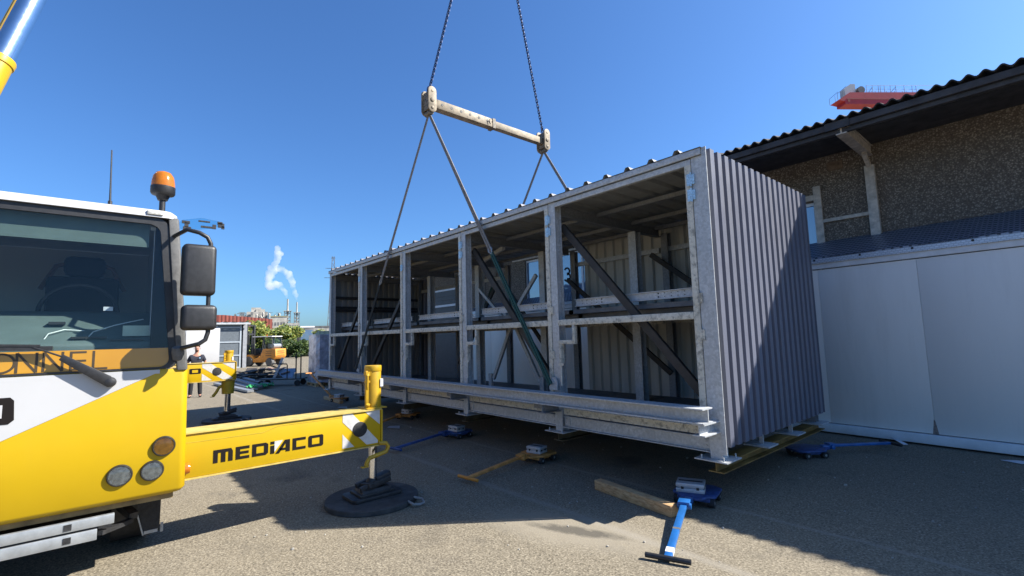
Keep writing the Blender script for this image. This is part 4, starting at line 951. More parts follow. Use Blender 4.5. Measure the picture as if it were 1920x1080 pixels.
# roof
amp, per = .028, .157
m = MB(); K = 8; n = int((XR-XL+.6)/per*K)
prof = [(XL-.3+i*per/K, amp*math.sin(2*math.pi*i/K)) for i in range(n+1)]
slope = .24
y_e, y_r = 3.88, 12.0
top = 4.87-amp
sheet(m, prof, lambda u,d:(u,y_e,top+d), lambda u,d:(u,y_r,top+d+(y_r-y_e)*slope))
sheet(m, prof, lambda u,d:(u,y_e,top+d-.022), lambda u,d:(u,y_r,top+d-.022+(y_r-y_e)*slope))
nn = n+1
m.add([(u,y_e,top+d) for u,d in prof]+[(u,y_e,top+d-.022) for u,d in prof], [(i,i+1,nn+i+1,nn+i) for i in range(nn-1)])
m.add([(XL-.3,y_r,top-.03+(y_r-y_e)*slope),(XL+XR and XR+.3,y_r,top-.03+(y_r-y_e)*slope),(XR+.3,20,4.9),(XL-.3,20,4.9)],[(0,1,2,3)])
m.build('roof', FIBRO, bd)
for (y_, z0_, z1_, th) in ((3.93,4.69,4.785,.05),(3.99,4.625,4.685,.08),(4.5,4.82,4.93,.08),(5.0,4.92,5.05,.08),(5.4,5.0,5.14,.06)):
    m = MB(); m.box(XL-.2,XR+.2,y_,y_+th,z0_,z1_); m.build('eave_purlin', SOFFIT, bd, .004)
m = MB(); m.box(XL,XR,4.6,WY-.001,4.80,4.815); m.build('soffit_board', SOFFIT, bd)
m = MB(); m.box(.215-.16,.215+.16,3.915,3.929,4.68,4.80); m.build('gutter_joint', SOFFIT, bd)
# roller shutter seen through the module
m = MB(); m.box(-14.2,-12.35,WY-.08,WY-.002,0,3.45)
for k in range(22): m.box(-14.2,-12.35,WY-.095,WY-.081,.1+k*.15,.22+k*.15)
m.build('roller_shutter', plain('dark_shutter', (.05,.05,.055), .5), bd)
m = MB(); m.box(-14.32,-14.205,WY-.1,WY-.002,0,3.6); m.box(-12.345,-12.22,WY-.1,WY-.002,0,3.6); m.box(-14.2,-12.35,WY-.1,WY-.002,3.451,3.55); m.box(-14.2,-12.35,WY-.11,WY-.096,2.85,2.93); m.build('shutter_frame', SHEDW, bd)

# ================================================================== TOWER CRANE BEYOND THE ROOF
TD = 70.
tb_ = at(1640,200,TD); zt = at(1640,172,TD).z; tb_.z = 0
tc_ = thing('tower_crane', 'red tower crane deck with railings showing above the corrugated eave', 'tower crane', tb_, math.atan2(RT.y,RT.x)+R(4))
k_ = TD/F; px_ = lambda x: (x-1640)*k_      # local x to the right
zl = zt-20*k_; xl = px_(1570); xr = px_(1790)
m = MB(); m.prism([(xl,zl+5*k_),(px_(1594),zt),(xr,zt+.2),(xr,zl-.2),(px_(1583),zl-3*k_),(px_(1583),zl+2*k_)], lambda u,v_:(u,0,v_), lambda u,v_:(u,1.7,v_)); m.build('counter_jib', REDC, tc_, local=True)
m = MB(); m.box(px_(1586),xr,-.03,-.001,zl+.5,zl+.62); m.box(px_(1588),px_(1592),-.03,-.001,zl+.1,zl+.45); m.build('jib_marking', plain('faded_red', (.30,.06,.03), .6), tc_, local=True)
m = MB(); m.prism([(px_(1589),zt-1.0),(px_(1589),zt+10*k_),(px_(1602),zt+20*k_),(px_(1611),zt+20*k_),(px_(1611),zt+.02),(px_(1597),zt+.02)], lambda u,v_:(u,.5,v_), lambda u,v_:(u,1.4,v_)); m.build('machinery_screen', plain('grey_screen', (.45,.46,.47), .6), tc_, local=True)
m = MB(); m.lathe((px_(1620),.2,zt+7*k_),[(0,0),(7*k_,0),(7*k_,.9),(0,.9)],16,(0,1,0)); m.box(px_(1640),px_(1660),.3,1.2,zt+.02,zt+2.5*k_); m.build('hoist_winch', PLANTD, tc_, local=True)
m = MB()
for y_ in (.05,1.65):
    m.tube([(px_(1569),y_,zl+5*k_),(px_(1569),y_,zl+17*k_),(px_(1588),y_,zl+32*k_)],.03,5); m.tube([(px_(1581),y_,zl+12*k_),(px_(1581),y_,zl+24*k_)],.025,5)
    m.tube([(px_(1628),y_,zt+14*k_),(xr,y_,zt+16*k_)],.025,5); m.tube([(px_(1628),y_,zt+7*k_),(xr,y_,zt+8*k_)],.02,5)
    for x in (1628,1640,1652,1656,1664,1676,1687,1704,1720,1728): m.tube([(px_(x),y_,zt),(px_(x),y_,zt+14.5*k_)],.03,5)
    m.tube([(px_(1631),y_,zt),(px_(1640),y_,zt+11*k_)],.03,5); m.tube([(px_(1675),y_,zt),(px_(1687),y_,zt+12*k_)],.03,5)
m.build('railing', PLANTD, tc_, local=True)
m = MB(); xm = px_(1770)
for sx in (-.8,.8):
    for sy in (.05,1.65): m.box(xm+sx-.12,xm+sx+.12,sy-.12,sy+.12,0,zl-.2)
for k in range(9):
    z = k*2.6; m.bar((xm-.8,.05,z),(xm+.8,.05,z+2.6),.08,.08); m.bar((xm-.8,1.65,z),(xm+.8,1.65,z+2.6),.08,.08)
m.build('mast', REDC, tc_, local=True)

# ================================================================== PERSON
def skinned(name, chain_pts, mat, parent, lvl=2):
    """chain_pts: list of (index, parent_index, (x,y,z), radius)"""
    me = bpy.data.meshes.new(name); me.from_pydata([c[2] for c in chain_pts], [(c[1],i) for i, c in enumerate(chain_pts) if c[1] is not None], [])
    ob = bpy.data.objects.new(name, me); C.objects.link(ob)
    ob.modifiers.new('Skin','SKIN'); sub = ob.modifiers.new('Sub','SUBSURF'); sub.levels = lvl; sub.render_levels = lvl
    for i, c in enumerate(chain_pts):
        me.skin_vertices[0].data[i].radius = (c[3] if isinstance(c[3], tuple) else (c[3],c[3])); me.skin_vertices[0].data[i].use_root = (i == 0)
    dg = bpy.context.evaluated_depsgraph_get(); nm = bpy.data.meshes.new_from_object(ob.evaluated_get(dg))
    bpy.data.objects.remove(ob); nm.materials.clear(); nm.materials.append(mat); nm.name = name
    for p in nm.polygons: p.use_smooth = True
    o = bpy.data.objects.new(name, nm); C.objects.link(o); o.parent = parent; ORGN[o.name] = V((0,0,0)); return o
pg = atground(366,745)
pe = thing('person', 'man in navy polo shirt and dark trousers standing behind the far outrigger', 'person', pg, math.atan2(CAM.y-pg.y, CAM.x-pg.x)-math.pi/2+math.pi)
pe.scale = (.94,.94,.935)
J = [(0,None,(0,0,.95),(.15,.11)),(1,0,(0,0,1.12),(.14,.105)),(2,1,(0,-.0,1.34),(.165,.11)),(3,2,(0,.005,1.46),(.085,.075)),(4,3,(0,0,1.53),.056),(5,4,(0,-.015,1.60),(.07,.078)),(6,5,(0,-.01,1.69),(.072,.085)),(7,6,(0,-.0,1.745),.045),
     (8,0,(.095,0,.86),.092),(9,8,(.115,-.01,.48),.06),(10,9,(.125,.01,.10),.042),(11,10,(.13,-.03,.05),.045),(12,11,(.14,-.15,.035),.035),
     (13,0,(-.095,0,.86),.092),(14,13,(-.13,-.01,.48),.06),(15,14,(-.15,.01,.10),.042),(16,15,(-.155,-.03,.05),.045),(17,16,(-.18,-.15,.035),.035),
     (18,2,(.165,.0,1.38),.058),(19,18,(.27,.02,1.14),.044),(20,19,(.22,-.12,.94),.032),(21,20,(.20,-.16,.88),(.036,.02)),
     (22,2,(-.165,.0,1.38),.058),(23,22,(-.27,.02,1.14),.044),(24,23,(-.22,-.12,.94),.032),(25,24,(-.20,-.16,.88),(.036,.02))]
body = skinned('body', J, SKIN, pe)
for sgn in (1,-1):   # five fingers per hand
    for k,(dx,l) in enumerate(((-.024,.065),(-.008,.075),(.008,.07),(.022,.055))):
        m = MB(); x = sgn*.20+dx; m.tube([(x,-.165,.87),(x,-.185,.87-l*.55),(x-sgn*.004,-.18,.87-l)],[.009,.008,.006],6); m.build('finger', SKIN, body, local=True)
    m = MB(); m.tube([(sgn*.17,-.155,.90),(sgn*.155,-.175,.865),(sgn*.158,-.19,.835)],[.011,.009,.007],6); m.build('thumb', SKIN, body, local=True)
SH = [(0,None,(0,0,.92),(.182,.145)),(1,0,(0,0,1.12),(.172,.142)),(2,1,(0,0,1.32),(.188,.148)),(3,2,(0,.005,1.455),(.095,.085)),
      (4,2,(.165,0,1.375),.082),(5,4,(.235,.012,1.20),.068),(6,2,(-.165,0,1.375),.082),(7,6,(-.235,.012,1.20),.068)]
shirt = skinned('polo_shirt', SH, POLO, pe)
m = MB(); m.lathe((.09,-.138,1.33),[(.022,0),(.022,.012),(0,.012)],10,(0,-1,0)); m.build('chest_badge', plain('pale_blue_badge', (.3,.5,.7), .6), shirt, local=True)
skinned('trousers', [(0,None,(0,0,.95),(.155,.12)),(1,0,(.095,0,.86),.102),(2,1,(.115,-.01,.48),.076),(3,2,(.128,.0,.06),.066),(4,0,(-.095,0,.86),.102),(5,4,(-.13,-.01,.48),.076),(6,5,(-.152,.0,.06),.066)], TROUS, pe)
for sx in (.135,-.165):
    skinned('shoe', [(0,None,(sx,.03,.05),(.052,.05)),(1,0,(sx,-.06,.045),(.052,.045)),(2,1,(sx*1.06,-.15,.035),(.045,.032))], RUB, pe, 1)
m = MB(); m.lathe((0,.018,1.69),[(.074,.0),(.086,.03),(.080,.07),(.048,.098),(0,.106)],16); m.build('hair', HAIR, pe, local=True)
m = MB(); m.lathe((0,-.05,1.565),[(.02,-.03),(.042,.0),(.044,.025),(.034,.035)],14); m.build('beard', HAIR, pe, local=True)
for sx in (.028,-.028):
    m = MB(); m.lathe((sx,-.092,1.668),[(.0,0),(.011,.0),(.009,.006),(0,.008)],10,(0,-1,0)); m.build('eye', DARK, pe, local=True)
    m = MB(); m.lathe((sx*2.9,.0,1.655),[(.01,0),(.03,.004),(.03,.012),(0,.016)],10,(1 if sx > 0 else -1,0,0)); m.build('ear', SKIN, pe, local=True)
m = MB(); m.add([(-.014,-.09,1.63),(.014,-.09,1.63),(0,-.118,1.635),(0,-.094,1.672)], [(0,1,2),(1,3,2),(0,2,3),(0,3,1)]); m.build('nose', SKIN, pe, local=True)

# ================================================================== MIDDLE DISTANCE
# wrapped pallet
pc = atground(590,724); wp = thing('wrapped_pallet', 'tall pallet load in silvery stretch wrap left of the module', 'pallet load', (-16.6,2.15,0), R(-2))
m = MB()
for z in (.0,.11): 
    for y_ in (-.45,0,.45): m.box(-.6,.6,y_-.06,y_+.06,z,z+.025)
for x in (-.5,0,.5):
    for y_ in (-.45,0,.45): m.box(x-.06,x+.06,y_-.059,y_+.059,.026,.109)
m.build('pallet', WOOD, wp, local=True)
m = MB(); nz, na = 14, 28
rows = []
for i in range(nz+1):
    z = .14+1.78*i/nz; r_ = []
    for k in range(na):
        a = 2*math.pi*k/na; c_, s_ = math.cos(a), math.sin(a); q = (abs(c_)**6+abs(s_)**6)**(-1/6)
        j = 1+random.uniform(-.012,.01); r_.append((.60*c_*q*j, .5*s_*q*j, z+random.uniform(-.02,.02)))
    rows.append(r_)
m.add([p for r_ in rows for p in r_], [(i*na+k,i*na+(k+1)%na,(i+1)*na+(k+1)%na,(i+1)*na+k) for i in range(nz) for k in range(na)])
m.add(rows[-1],[tuple(range(na))]); m.build('wrapped_load', WRAPL, wp, local=True)
m = MB()
for k in range(40):
    a = random.uniform(0,6.28); m.bar((.5*math.cos(a),.42*math.sin(a),1.93),(.3*math.cos(a),.28*math.sin(a),2.0+random.uniform(0,.08)),.12,.004)
m.build('torn_top_wrap', plain('straw_wrap', (.45,.40,.24), .7, 0,.3,10), wp, local=True)
# hand trolley
g = atground(563,722); tr_ = thing('hand_trolley', 'dark tubular flatbed trolley with tall handle beside the wrapped pallet', 'trolley', g, math.atan2(RT.y,RT.x))
m = MB(); m.box(-1.6,.15,-.3,.3,.24,.28); m.build('platform', DARK, tr_, local=True)
m = MB(); m.tube([(-.05,-.28,.28),(-.05,-.28,1.25),(.10,-.28,1.25)],.025,8); m.tube([(.12,-.25,.28),(.12,-.25,1.2)],.025,8); m.tube([(-.38,-.3,.28),(-.38,-.3,.78),(-.40,-.3,.84),(-.95,-.3,.86)],.022,8); m.build('handle', DARK, tr_, local=True)
for x in (-1.4,0):
    for y_ in (-.26,.26):
        m = MB(); m.lathe((x,y_-.03,.11),[(.0,0),(.11,0),(.11,.06),(0,.06)],16,(0,1,0)); m.build('wheel', RUB, tr_, local=True)
# scrap: profiles, pile, channel, tarp
def gp(px, py, z=0.): return atground(px, py, z)
xs = [((418,716),(478,733)),((428,713),(486,731)),((405,722),(470,737)),((436,709),(505,728))]
pr_ = thing('profile_bundle', 'bundle of long aluminium profiles lying on the ground tied with a green strap', 'metal profiles', gp(460,728))
for k,(a,b_) in enumerate(xs):
    A_, B_ = gp(*a), gp(*b_); A_.z = B_.z = .06+.07*(k%2)
    MB().bar(A_, B_, .2, .07).build('profile', GALVD if k != 2 else ALU, pr_)
m = MB()
A_, B_ = gp(470,732), gp(504,727)
for k in range(90):
    p = A_.lerp(B_, k/89)+V((random.uniform(-.25,.25),random.uniform(-.2,.2),.10+random.uniform(0,.06))); m.lathe(p,[(0,-.035),(.045,-.01),(.05,.01),(0,.035)],6,(random.random(),random.random(),1))
m.build('green_strap', GREENS, pr_)
pl_ = thing('scrap_pile', 'dark heap of flat sheets and offcuts on shaded ground behind the profile bundle', 'scrap pile', gp(475,708))
m = MB()
for k in range(46):
    p = gp(random.uniform(446,512), random.uniform(703,712)); p.z = random.uniform(.05,.38)*(1-abs(p.x-gp(475,708).x)/9)
    q = p+V((random.uniform(-1,1),random.uniform(-1,1),random.uniform(-.1,.12))); m.bar(p,q,random.uniform(.15,.6),.03)
m.build('sheet_offcuts', plain('scrap_brown', (.05,.042,.036), .8, 0,.5,3), pl_)
for k in range(12):
    p = gp(random.uniform(500,528), random.uniform(702,711)); p.z = random.uniform(.1,.4); m = MB(); m.bar(p,p+V((random.uniform(-.5,.5),random.uniform(-.5,.5),.1)),random.uniform(.1,.3),.02); m.build('cardboard_scrap', PINK, pl_)
a, b_ = gp(510,721), gp(515,700); a.z = .05; b_ = a+V((.1,.35,1.0)) ; m = MB(); m.bar(a,b_,.22,.09); m.bar(a+V((.02,-.05,.02)),b_+V((.02,-.05,-.05)),.08,.03); tag(m.build('leaning_channel', GALV, org=a), 'short galvanised steel channel propped upright in the scrap', 'steel channel')
g = gp(538,709); m = MB(); 
vs = [g+RT*u+V((0,0,z))+V((-.6,.5,0))*d for u,z,d in ((-.75,.42,.3),(.35,.45,.3),(.4,.02,-.5),(.15,.02,-.7))]; m.add(vs+[v_-V((0,0,.03)) for v_ in vs],[(0,1,2,3),(7,6,5,4),(0,4,5,1),(1,5,6,2),(2,6,7,3),(3,7,4,0)])
tag(m.build('tarpaulin_sheet', plain('blue_grey_tarp', (.20,.26,.34), .5), org=g), 'blue-grey tarpaulin sheet draped low between the scrap and the trolley', 'tarpaulin')
# forklift (local +x forward)
fg = atground(495,686); hv = (-RT*.96 + V((fw.x,fw.y,0)).normalized()*.24); fk = thing('forklift', 'orange forklift truck with enclosed cab and raised black mast', 'forklift', fg, math.atan2(hv.y,hv.x))
m = MB(); m.prism([(-1.30,.5),(-1.45,.7),(-1.42,1.25),(-.35,1.25),(-.12,.72),(.42,.52),(.62,.80),(1.0,.86),(1.22,.72),(1.22,.5),(.5,.28),(-.55,.28),(-.7,.5)], lambda u,v_:(u,-.55,v_), lambda u,v_:(u,.55,v_)); fb = m.build('chassis', ORG, fk, .03, local=True)
m = MB()
for z in (.75,.92,1.06): m.box(-1.1,-.6,.552,.556,z,z+.035); m.box(-1.46,-1.44,-.35,.35,z,z+.03)
m.build('cooling_slots', DARK, fb, local=True)
for x,r_,y_ in ((.85,.36,.5),(.85,.36,-.5),(-.95,.30,.5),(-.95,.30,-.5)):
    m = MB(); m.lathe((x,y_-.13,r_),[(.5*r_,0),(.9*r_,0),(r_,.04),(r_,.22),(.9*r_,.26),(.5*r_,.26)],22,(0,1,0)); ty = m.build('wheel', GREYPL, fk, local=True)
    m = MB(); m.lathe((x,y_-.10,r_),[(0,0),(.55*r_,0),(.55*r_,.2),(0,.2)],16,(0,1,0)); m.build('rim', plain('grey_rim', (.2,.2,.2), .6) if 'grey_rim' not in MATS else MATS['grey_rim'], ty, local=True)
m = MB()
for y_ in (-.48,.48):
    m.tube([(-.45,y_,1.2),(-.34,y_,2.1)],.05,8); m.tube([(.62,y_,.9),(.55,y_,2.12)],.035,8); m.tube([(-.42,y_,2.1),(.55,y_,2.12)],.04,8); m.tube([(-1.15,y_,1.25),(-1.02,y_,2.05),(-.42,y_,2.1)],.03,8)
m.build('cab_frame', plain('cab_dark', (.03,.03,.032), .5), fk, local=True)
m = MB(); m.box(-1.1,.6,-.55,.55,2.12,2.17); m.build('cab_roof', SHEDW, fk, .02, local=True)
m = MB(); m.add([(-1.13,-.46,1.28),(-1.13,.46,1.28),(-1.03,.46,2.05),(-1.03,-.46,2.05)],[(0,1,2,3)]); m.add([(-1.1,.485,1.3),(-.50,.485,1.3),(-.40,.485,2.06),(-1.0,.485,2.05)],[(0,1,2,3)]); m.build('cab_glass', FORKGL, fk, local=True)
m = MB(); m.box(.42,.60,-.40,.40,.80,1.30); m.box(.0,.42,-.40,.40,.60,.66); m.build('dashboard', DARK, fk, .02, local=True)
m = MB(); m.box(-.5,-.1,-.28,.28,.95,1.05); m.box(-.55,-.45,-.28,.28,1.05,1.6); m.tube([(.4,0,.9),(.25,0,1.3)],.03,6); m.build('driver_seat', SEAT, fk, local=True)
m = MB(); m.cyl((-1.25,0,1.30),(-.85,0,1.30),.0,n=3) if False else m.cyl((-1.0,-.38,1.45),(-1.0,.38,1.45),.17,n=16); m.build('gas_bottle', ALU, fk, local=True)
m = MB(); m.lathe((-.45,.3,2.18),[(.05,0),(.05,.1),(0,.12)],12); m.build('beacon', AMBER, fk, local=True)
m = MB()
for y_ in (-.36,.36): m.box(1.22,1.36,y_-.07,y_+.07,.15,3.05)
for z in (.5,1.4,2.3,2.95): m.box(1.25,1.33,-.29,.29,z,z+.12)
m.cyl((1.28,-.15,.3),(1.28,-.15,2.6),.045,n=8); m.cyl((1.28,.15,.3),(1.28,.15,2.6),.045,n=8); m.build('mast', DARK, fk, local=True)
m = MB()
for y_ in (-.28,.28): m.box(1.40,1.46,y_-.06,y_+.06,.08,.7); m.box(1.46,2.45,y_-.06,y_+.06,.08,.12)
m.build('fork', DARK, fk, local=True)
# mesh cage cabinet
def facing(g): return math.atan2(CAM.y-g.y, CAM.x-g.x)+math.pi/2
g = atground(427,691); cg = thing('mesh_cabinet', 'tall grey cabinet with three mesh panels beyond the far outrigger', 'cabinet', g, facing(g)+R(8))
k_ = (g-CAM).dot(fw)/F
wdt = 42*k_; hgt = 84*k_
m = MB()
for x in (-wdt/2,wdt/2-.1): m.box(x,x+.1,0,.1,0,hgt)
for z in (0,hgt*.27,hgt*.57,hgt*.90,hgt-.1): m.box(-wdt/2+.1,wdt/2-.1,0,.1,z,z+.09)
m.build('frame', plain('pale_frame', (.33,.37,.41), .5), cg, local=True)
m = MB(); m.box(-wdt/2+.1,wdt/2-.1,.04,.06,.09,hgt-.1); m.build('mesh_panel', GRILLE, cg, local=True)
m = MB(); m.box(wdt/2+.10,wdt/2+.34,-.02,2.,0,hgt-.05); m.build('side_panel', plain('pale_side', (.28,.29,.31), .5), cg, local=True)
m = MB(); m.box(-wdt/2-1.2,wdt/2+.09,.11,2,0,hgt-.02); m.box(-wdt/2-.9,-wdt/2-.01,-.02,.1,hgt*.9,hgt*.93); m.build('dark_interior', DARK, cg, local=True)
m = MB()
prof = trapez(-wdt/2-1.8, wdt/2+.5, .5,.2,.08,.06); sheet(m, prof, lambda u,d:(u,-.3,hgt+.06+d), lambda u,d:(u,2.2,hgt+.08+d)); m.box(-wdt/2-1.8,wdt/2+.5,-.3,-.27,hgt-.06,hgt+.06); m.build('cabinet_roof', GALV, cg, local=True)
# white container behind the person
g = atground(362,706); wc = thing('white_container', 'plain white site container behind the standing man', 'container', g, facing(g)+R(4)); k_ = (g-CAM).dot(fw)/F
m = MB(); xr = (403-362)*k_
m.box(-5.2,xr,0,2.4,.12,2.55); m.build('container_body', WHT, wc, .02, local=True)
m = MB(); m.box(-5.2,xr,-.01,2.41,0,.119); m.build('base_frame', GALVD, wc, local=True)
m = MB()
for x in (-4,-2.8,-1.6,-.4): m.box(x,x+.02,-.006,-.001,.2,2.5)
m.build('panel_joints', GALVD, wc, local=True)
# red-roofed building
g = atground(400,672); g = CAM+(g-CAM); dist_ = 62.
def far(px, py, d_): return at(px, py, d_)
def far_local(name, label, cat, px, d_, rz=0.):
    p = at(px, 640, d_); p.z = 0; return thing(name, label, cat, p, facing(p)+rz), d_/F
def zat(px, py, d_): return at(px, py, d_).z
rb, k_ = far_local('red_roofed_hall', 'low pale hall with terracotta red sheet fascia behind the cabinet', 'building', 440, 62.)
z0_, z1_, z2_ = zat(440,650,62), zat(440,610,62), zat(440,592,62)
m = MB(); m.box(-14*1, 4.2,0,12,0,z1_-.35); m.build('wall', BEIGE, rb, local=True)
m = MB(); prof = trapez(-14.3,4.35,.42,.18,.04,.035)
def rz_(u): return .0 if u < -1.3 else -(u+1.3)*.10
m = MB()
a = [(u,-.35-d,z1_+.02+rz_(u)) for u,d in prof]; b_ = [(u,-.35-d,z2_+.1+rz_(u)) for u,d in prof]; n = len(prof)
m.add(a+b_, [(i,i+1,n+i+1,n+i) for i in range(n-1)]); m.box(-14.3,4.3,-.3,12.3,z1_-.24-.5,z1_-.2-.5); 
c_ = [(u,12.3,z2_+.1+rz_(u)) for u,d in prof]; m.add(b_+c_, [(i,i+1,n+i+1,n+i) for i in range(n-1)]); m.build('roof', REDR, rb, local=True)
m = MB()
for u in (-9,-5.5): m.box(u,u+1.4,-.04,-.001,1.0,2.2)
m.build('window', WINGL, rb, local=True)
# low boundary wall + fence
A_, B_ = at(500,665,58), at(640,665,58); A_.z = B_.z = 0
m = MB(); m.bar(A_+V((0,0,.45)),B_+V((0,0,.45)),.25,.9); tag(m.build('boundary_wall', BEIGE, bevel=.02, org=A_), 'low beige boundary wall beneath the hedge', 'wall')
# shrubs
def shrub(name, label, cx, d_, rx, ry, pyt, mat, n=2600, leaf=.16, group='shrubs along the boundary wall'):
    p = at(cx, 640, d_); p.z = 0; top_ = zat(cx, pyt, d_)
    s = thing(name, label, 'shrub', p, facing(p), group); k_ = d_/F; rx = rx*k_
    m = MB()
    for k in range(5):
        a = random.uniform(-.5,.5)*rx; m.tube([(a*.3,0,0),(a*.7,0,top_*.4),(a,0,top_*.75)],[.09,.06,.02],6)
    m.build('stem', BRACE, s, local=True)
    cl = [(random.uniform(-1,1)*rx*.8, random.uniform(-1,1)*ry*.7, random.uniform(.2,.86)*top_, random.uniform(.5,1.)*top_*.24) for k in range(26)]
    m = MB()
    for k in range(n):
        c_ = random.choice(cl); d3 = V((random.gauss(0,1),random.gauss(0,1),random.gauss(0,1))).normalized()*c_[3]*random.uniform(.55,1.08)
        q = V(c_[:3])+V((d3.x*1.2,d3.y,d3.z))
        if q.z < .1 or q.z > top_*1.03: continue
        a = V((random.gauss(0,1),random.gauss(0,1),random.gauss(0,.5))).normalized(); b2 = a.orthogonal().normalized(); ll = leaf*random.uniform(.6,1.4)
        m.add([q-a*ll,q+b2*ll*.5+V((0,0,ll*.2)),q+a*ll,q-b2*ll*.5+V((0,0,ll*.2))],[(0,1,2,3)])
    m.build('foliage', mat, s, local=True)
shrub('laurel_shrub','big yellow-green laurel shrub above the forklift roof',516,56.,50,2.2,604,LEAF,7000,.17)
shrub('laurel_shrub','dark green leafy shrub between mast and mesh cabinet',468,55.,18,1.6,616,LEAFD,2600)
shrub('ivy_shrub','darker green hedge shrub right of the forklift above the low wall',544,54.,34,1.6,636,LEAFD,4500,.13)
shrub('laurel_shrub','yellow-green shrub showing over the wrapped pallet',602,57.,22,1.5,618,LEAF,2400)
shrub('weed_clump','small weed clump at the foot of the boundary wall',556,50.,9,.5,662,LEAFD,500,.1)
# parked lorry body seen over the hedge
lk, k_ = far_local('parked_truck','dark framed truck body showing behind the hedge', 'truck', 575, 66., R(6)); zt_ = zat(575,614,66)
m = MB(); m.box(-.95,.95,0,5,.9,zt_); m.build('truck_body', PLANTD, lk, .06, local=True)
m = MB(); m.box(-.75,.75,-.02,-.001,1.9,zt_-.35); m.build('rear_window', WINGL, lk, local=True)
m = MB(); m.box(-1.0,1.0,-.05,5,zt_+.001,zt_+.2); m.build('roof_panel', SHEDW, lk, local=True)
for x in (-.75,.75):
    for y_ in (1,3.8):
        m = MB(); m.lathe((x-.12,y_,.48),[(0,0),(.48,0),(.48,.24),(0,.24)],18,(1,0,0)); m.build('wheel', RUB, lk, local=True)

# ================================================================== FACTORY FAR AWAY
def chimney(px, pyt, pyb, d_, label, wpx=7):
    s, k_ = far_local('factory_chimney', label, 'chimney', px, d_); s['group'] = 'smoking factory chimneys'
    zt_, zc_, zb = zat(px,pyt,d_), zat(px,pyb,d_), zat(px,pyb+14,d_); r_ = wpx*k_/4
    m = MB(); m.lathe((0,0,zc_),[(r_*1.1,-.0),(r_*1.5,(zt_-zc_)*.06),(r_*1.6,(zt_-zc_)*.16),(r_,(zt_-zc_)*.3),(r_*.9,zt_-zc_)],18); m.build('flue', CHIM, s, local=True)
    m = MB(); m.lathe((0,0,0),[(r_*1.0,0),(r_*1.0,zc_)],14); m.build('stack_base', CHIM, s, local=True)
    m = MB(); W2 = r_*3.2
    for sx in (-1,1):
        for sy in (-1,1): m.box(sx*W2-.2,sx*W2+.2,sy*W2-.2,sy*W2+.2,0,zc_+1)
    nlev = 9
    for i in range(nlev):
        z = zc_*(i+1)/nlev
        m.box(-W2,W2,-W2-.15,-W2+.15,z-.15,z+.15); m.box(-W2,W2,W2-.15,W2+.15,z-.15,z+.15); m.bar((-W2,-W2,z-zc_/nlev),(W2,-W2,z),.2,.2)
        m.box(-W2-.15,-W2+.15,-W2,W2,z-.14,z+.14); m.box(W2-.15,W2+.15,-W2,W2,z-.14,z+.14)
    m.build('lattice_tower', PLANTD, s, local=True)
    m = MB(); m.box(-W2-.6,W2+.6,-W2-.6,W2+.6,zc_+1,zc_+1.3); m.build('platform', PLANT, s, local=True); return s
chimney(538,560,587,260.,'taller left factory chimney on a lattice tower',6)
chimney(555.5,566,590,265.,'shorter right factory chimney on a lattice tower',5)
fc, k_ = far_local('process_plant','pale cluttered process plant with pipes and platforms above the red roof','industrial plant',482,240.)
zb, zt_ = 0, zat(482,576,240)
m = MB(); m.box(-5,4.5,0,8,0,zt_-2.2); m.box(-3.,1.5,1,6,zt_-2.2,zt_); m.box(-.8,3.2,.5,5,zt_-3,zt_-.9); m.build('main_block', PLANT, fc, local=True)
m = MB()
for k in range(60):
    x = random.uniform(-11,11); z = random.uniform(.5,.97)*zt_*(1-.012*abs(x)); h_ = random.uniform(1,4); m.box(x-.15,x+.15,-1.2,-.9,z-h_,z)
    if k % 2: m.box(x-1.4,x+1.4,-1.3,-1.0,z-.12,z+.12)
    if k % 3 == 0: m.box(x-.5,x+.5,-1.4,-.4,z-1.5,z-.4)
m.build('pipework', PLANTD, fc, local=True)
m = MB()
for k in range(16):
    x = random.uniform(-9,10); z = random.uniform(.55,.85)*zt_; m.cyl((x,-1.6,z-2),(x,-1.6,z),.5,n=10); m.lathe((x,-1.6,z),[(.5,0),(.3,.4),(0,.5)],10)
m.build('vessels', CHIM, fc, local=True)
f2, k_ = far_local('factory_annex','pale factory annex with dark windows left of the chimneys','industrial building',521,230.); zt_ = zat(521,594,230)
m = MB(); m.box(-3.4,3.8,0,8,0,zt_); m.box(4,9.5,1,7,0,zt_-3.); m.build('wall', PLANT, f2, local=True)
m = MB()
for k in range(5): m.box(-3+k*1.3,-2.2+k*1.3,-.05,-.001,zt_-4.2,zt_-2.6)
for k in range(5): m.box(4.3+k*1.0,4.9+k*1.0,.93,.999,zt_-9,zt_-4)
m.build('window', PLANTD, f2, local=True)
m = MB(); m.box(-3.5,3.9,-.2,8.1,zt_+.001,zt_+.5); m.build('roof', plain('roof_olive', (.25,.24,.15), .8), f2, local=True)
f3, k_ = far_local('storage_hall','distant low pale storage hall with flat roof right of the chimneys','industrial building',592,230.); zt_ = zat(592,611,230)
m = MB(); m.box(-9,9,0,10,0,zt_-.6); m.build('wall', PLANT, f3, local=True); m = MB(); m.box(-9.2,9.2,-.2,10.2,zt_-.599,zt_); m.build('roof', PLANTD, f3, local=True)
m = MB(); m.box(-2.,.2,-.03,-.001,2,5); m.build('door', PLANTD, f3, local=True)
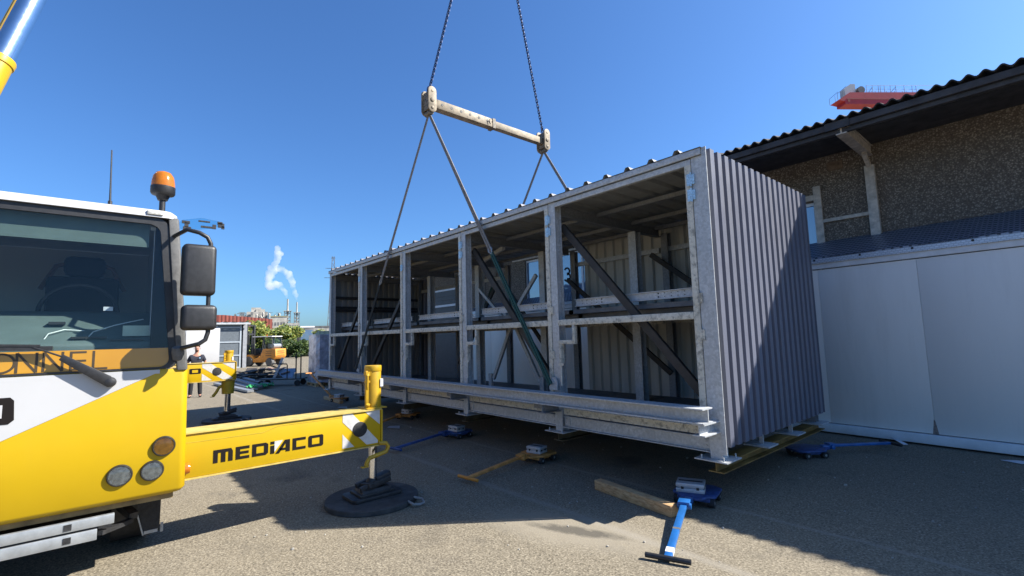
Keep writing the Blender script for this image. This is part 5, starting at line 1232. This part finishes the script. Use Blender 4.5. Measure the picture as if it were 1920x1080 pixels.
# pylon
py_, k_ = far_local('electricity_pylon','thin lattice electricity pylon rising behind the roof corner of the module','pylon',623,420.); zt_ = zat(623,478,420)
m = MB(); wb = 5.0
for sx in (-1,1):
    for sy in (-1,1): m.bar((sx*wb,sy*wb,0),(sx*.8,sy*.8,zt_),.45,.45)
for i in range(14):
    f0_, f1_ = i/14, (i+1)/14; w0, w1 = wb+(.8-wb)*f0_, wb+(.8-wb)*f1_
    m.bar((-w0,-w0,zt_*f0_),(w1,-w1,zt_*f1_),.3,.3); m.bar((w0,-w0,zt_*f0_),(-w1,-w1,zt_*f1_),.3,.3)
m.build('lattice', PLANTD, py_, local=True)
m = MB()
for f_, l_ in ((.98,2.),(.86,6.5),(.75,7.5)): m.bar((-l_,0,zt_*f_),(l_,0,zt_*f_+.2),.5,.35)
m.build('cross_arm', PLANTD, py_, local=True)
# smoke plumes: soft white volumes
SMK = bpy.data.materials.new('white_smoke'); SMK.use_nodes = True; t = SMK.node_tree
for n_ in list(t.nodes): t.nodes.remove(n_)
ou = t.nodes.new('ShaderNodeOutputMaterial'); pv = t.nodes.new('ShaderNodeVolumePrincipled'); pv.inputs['Color'].default_value = (.97,.95,.93,1); pv.inputs['Density'].default_value = .30; pv.inputs['Anisotropy'].default_value = .2
tcd = t.nodes.new('ShaderNodeTexCoord'); nz_ = node(t,'ShaderNodeTexNoise',i_Scale=.22,i_Detail=3.0); t.links.new(tcd.outputs['Object'], nz_.inputs['Vector'])
mr = node(t,'ShaderNodeMapRange',i_From_Min=.30,i_From_Max=.72,i_To_Min=.0,i_To_Max=.30); t.links.new(nz_.outputs['Fac'], mr.inputs['Value']); t.links.new(mr.outputs['Result'], pv.inputs['Density'])
t.links.new(pv.outputs[0], ou.inputs['Volume'])
def plume(label, pts, d_):
    m = MB(); P_ = [at(x,y_,d_) for x,y_,r_ in pts]; k_ = d_/F
    # resample
    res = []
    for i in range(len(pts)-1):
        for s_ in range(6):
            f_ = s_/6; res.append((P_[i].lerp(P_[i+1],f_), (pts[i][2]*(1-f_)+pts[i+1][2]*f_)*k_*random.uniform(.78,1.2)))
    res.append((P_[-1], pts[-1][2]*k_))
    bm = bmesh.new(); o0 = P_[0]
    for p, r_ in res:
        for q in range(6):
            rr = r_*random.uniform(.35,.8)
            d3 = V((random.gauss(0,1),random.gauss(0,1),random.gauss(0,1))).normalized()*r_*random.uniform(.2,.95)
            bmesh.ops.create_icosphere(bm, subdivisions=2, radius=rr, matrix=Matrix.Translation(p+d3-o0))
    me = bpy.data.meshes.new('smoke_plume'); bm.to_mesh(me); bm.free()
    ob = bpy.data.objects.new('smoke_source', me); C.objects.link(ob)
    md = ob.modifiers.new('Remesh','REMESH'); md.mode = 'VOXEL'; md.voxel_size = .45
    dg = bpy.context.evaluated_depsgraph_get(); nm = bpy.data.meshes.new_from_object(ob.evaluated_get(dg)); bpy.data.objects.remove(ob); bpy.data.meshes.remove(me)
    nm.name = 'smoke_plume'; nm.materials.clear(); nm.materials.append(SMK)
    o = bpy.data.objects.new('smoke_plume', nm); C.objects.link(o); o.location = o0
    tag(o, label, 'smoke', 'smoke plumes from the chimneys')
plume('white smoke plume drifting left from the taller chimney', [(538,558,1.6),(535,548,4),(528,538,6),(518,534,6.5),(505,537,6),(503,532,6.5),(509,518,7),(511,505,7),(518,492,6),(522,480,6),(521,466,5),(519,462,2)], 262.)
plume('white smoke plume bending over from the shorter chimney', [(555.5,563,1.5),(555,554,3.5),(551,542,5),(547,528,5.5),(542,514,5.5),(534,508,5),(526,506,5.5),(519,502,5)], 267.)
